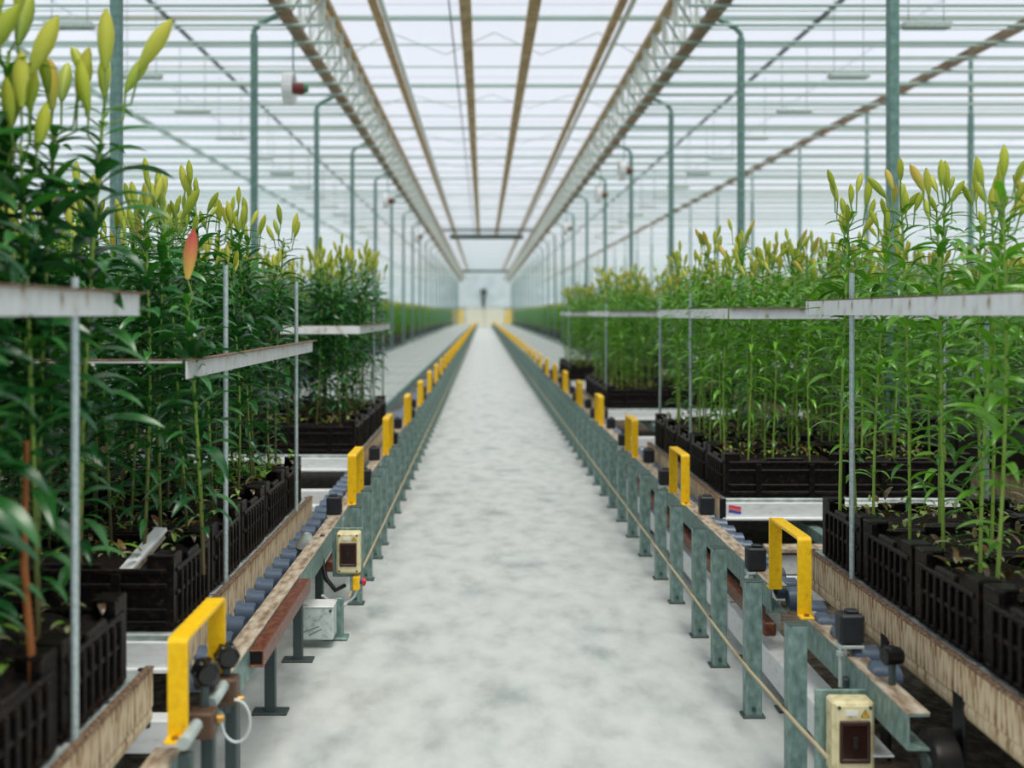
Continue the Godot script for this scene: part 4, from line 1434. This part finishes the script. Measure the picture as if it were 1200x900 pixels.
	obj("edge_strip", s2, M.dirty_wood, sl)
	# sticker on the white end beam of the second right bench
	var st := thing("striped_sticker", "small pink and blue striped sticker on the white end beam", "sticker", P(1.21, 0.406, 4.921))
	for q in [[0.012, "sticker_pink"], [0.0, "sticker_orange"], [-0.012, "sticker_blue"]]:
		var k := MB.new()
		var y: float = q[0]
		k.extrude(PackedVector2Array([Vector2(-0.03, y + 0.004), Vector2(0.028, y - 0.006), Vector2(0.032, y + 0.005), Vector2(-0.026, y + 0.015)]), Vector3.ZERO, Vector3.RIGHT, Vector3.UP, Vector3(0, 0, 0.001))
		obj("stripe", k, M[q[1]], st)
	for q in [[1.0, 1.13, 1.4, 17.0, "right"], [-1.0, 0.9, 0.6, 9.0, "left"]]:
		rng.seed = 71 if q[0] > 0 else 72
		var dm := MB.new()
		var nz := 70
		var hg := []
		for j in nz + 1:
			var row := []
			for i in 13:
				var edge := 1.0 if i > 0 and i < 12 and j > 0 and j < nz else 0.0
				row.append(Vector3(q[0] * (q[1] + i * 0.16 + (rng.randf_range(-0.05, 0.06) if i == 0 else 0.0)), 0.001 + edge * rng.randf_range(0.003, 0.02), -lerpf(q[2], q[3], j / float(nz))))
			hg.append(row)
		for j in nz:
			for i in 12:
				dm.quad(hg[j][i], hg[j][i + 1], hg[j + 1][i + 1], hg[j + 1][i], Vector3.UP)
		var so := obj("spilled_soil", dm, M.dirt)
		stuff(so)
		tag(so, "brown soil spilled on the floor under the %s benches" % q[4], "soil")
	# black carrier wheels under the nearest bench boards
	for q in [[1.17, 2.62, "right"], [1.17, 2.2, "right"], [1.17, 3.1, "right"], [-0.86, 2.3, "left"], [-0.86, 1.95, "left"]]:
		var sd: float = signf(q[0])
		var cw := thing("carrier_wheel", "black carrier wheel under the nearest %s bench board, %s" % [q[2], {2.62: "beside the switch box", 2.2: "at the frame edge", 3.1: "by the yellow bracket", 2.3: "at the bench end", 1.95: "at the frame edge"}[q[1]]], "wheel", P(q[0], 0.2, q[1]))
		var k := MB.new()
		k.tube([Vector3(-0.03, 0, 0), Vector3(-0.025, 0, 0), Vector3(0.025, 0, 0), Vector3(0.03, 0, 0)], [0.07, 0.085, 0.085, 0.07], 20)
		obj("tyre", k, M.black_plastic, cw)
		var h := MB.new()
		h.tube([Vector3(-0.04 , 0, 0), Vector3(0.04, 0, 0)], [0.025, 0.025], 12)
		obj("hub", h, M.dark_steel, cw)
		var br := MB.new()
		br.box(Vector3(sd * 0.05, -0.01, 0), Vector3(0.012, 0.38, 0.06), 0.003)
		obj("fork", br, M.black_plastic, cw)
	# pale plank lying across the beams between the first two right benches
	var pk := MB.new()
	pk.box(P(1.75, 0.292, 4.62), Vector3(0.95, 0.022, 0.1), 0.003)
	tag(obj("loose_plank", pk, M.dirty_wood), "bare wooden plank lying on a beam under the second right bench", "plank")

func specials() -> void:
	var plan := lily_plan(4242, 0.80, 52, 0.5, 1)
	var t := thing("lily_plant", "lily with one large pink-orange bud behind the second left bench's bar", "lily", P(-0.805, 0.6, 2.95))
	put("stem", plan.stem, t)
	for q in plan.leaves:
		put("leaf", leaf_meshes[q[0]], t, q[1])
	put("bud", bud_meshes[5], t, Transform3D(Basis(Vector3(0, 0, 1), -0.12).scaled(Vector3(0.9, 1.1, 0.9)), plan.buds[0][1].origin))
	var pl2 := lily_plan(5151, 1.1, 46, 0.0, 7, 0.2)
	var t2 := thing("lily_plant", "tall sharp lily with seven spread buds at the far corner of the nearest right bench", "lily", P(1.275, 0.6, 3.66))
	put("stem", pl2.stem, t2)
	for q in pl2.leaves:
		put("leaf", leaf_meshes[q[0]], t2, q[1])
	for q in pl2.buds:
		put("bud", bud_meshes[q[0]], t2, q[1])
	# bright seedlings at the far end of the second left bench
	rng.seed = 61
	var w := MB.new()
	for i in 90:
		var p := P(-rng.randf_range(0.9, 1.35), 0.60, rng.randf_range(4.2, 4.9))
		for k in 4:
			w.add(leaf_meshes[rng.randi_range(14, 19)], Transform3D(Basis(Vector3.UP, rng.randf() * TAU) * Basis().scaled(Vector3(0.4, 0.5, 0.75)), p + Vector3(0, rng.randf_range(0.0, 0.09), 0)))
	for i in w.c.size():
		w.c[i] = Color(0.25, 0.5, 0.05)
	var o := obj("seedlings", w, M.leaf)
	stuff(o)
	tag(o, "bright green seedlings sprouting at the far end of the second left bench", "seedlings")
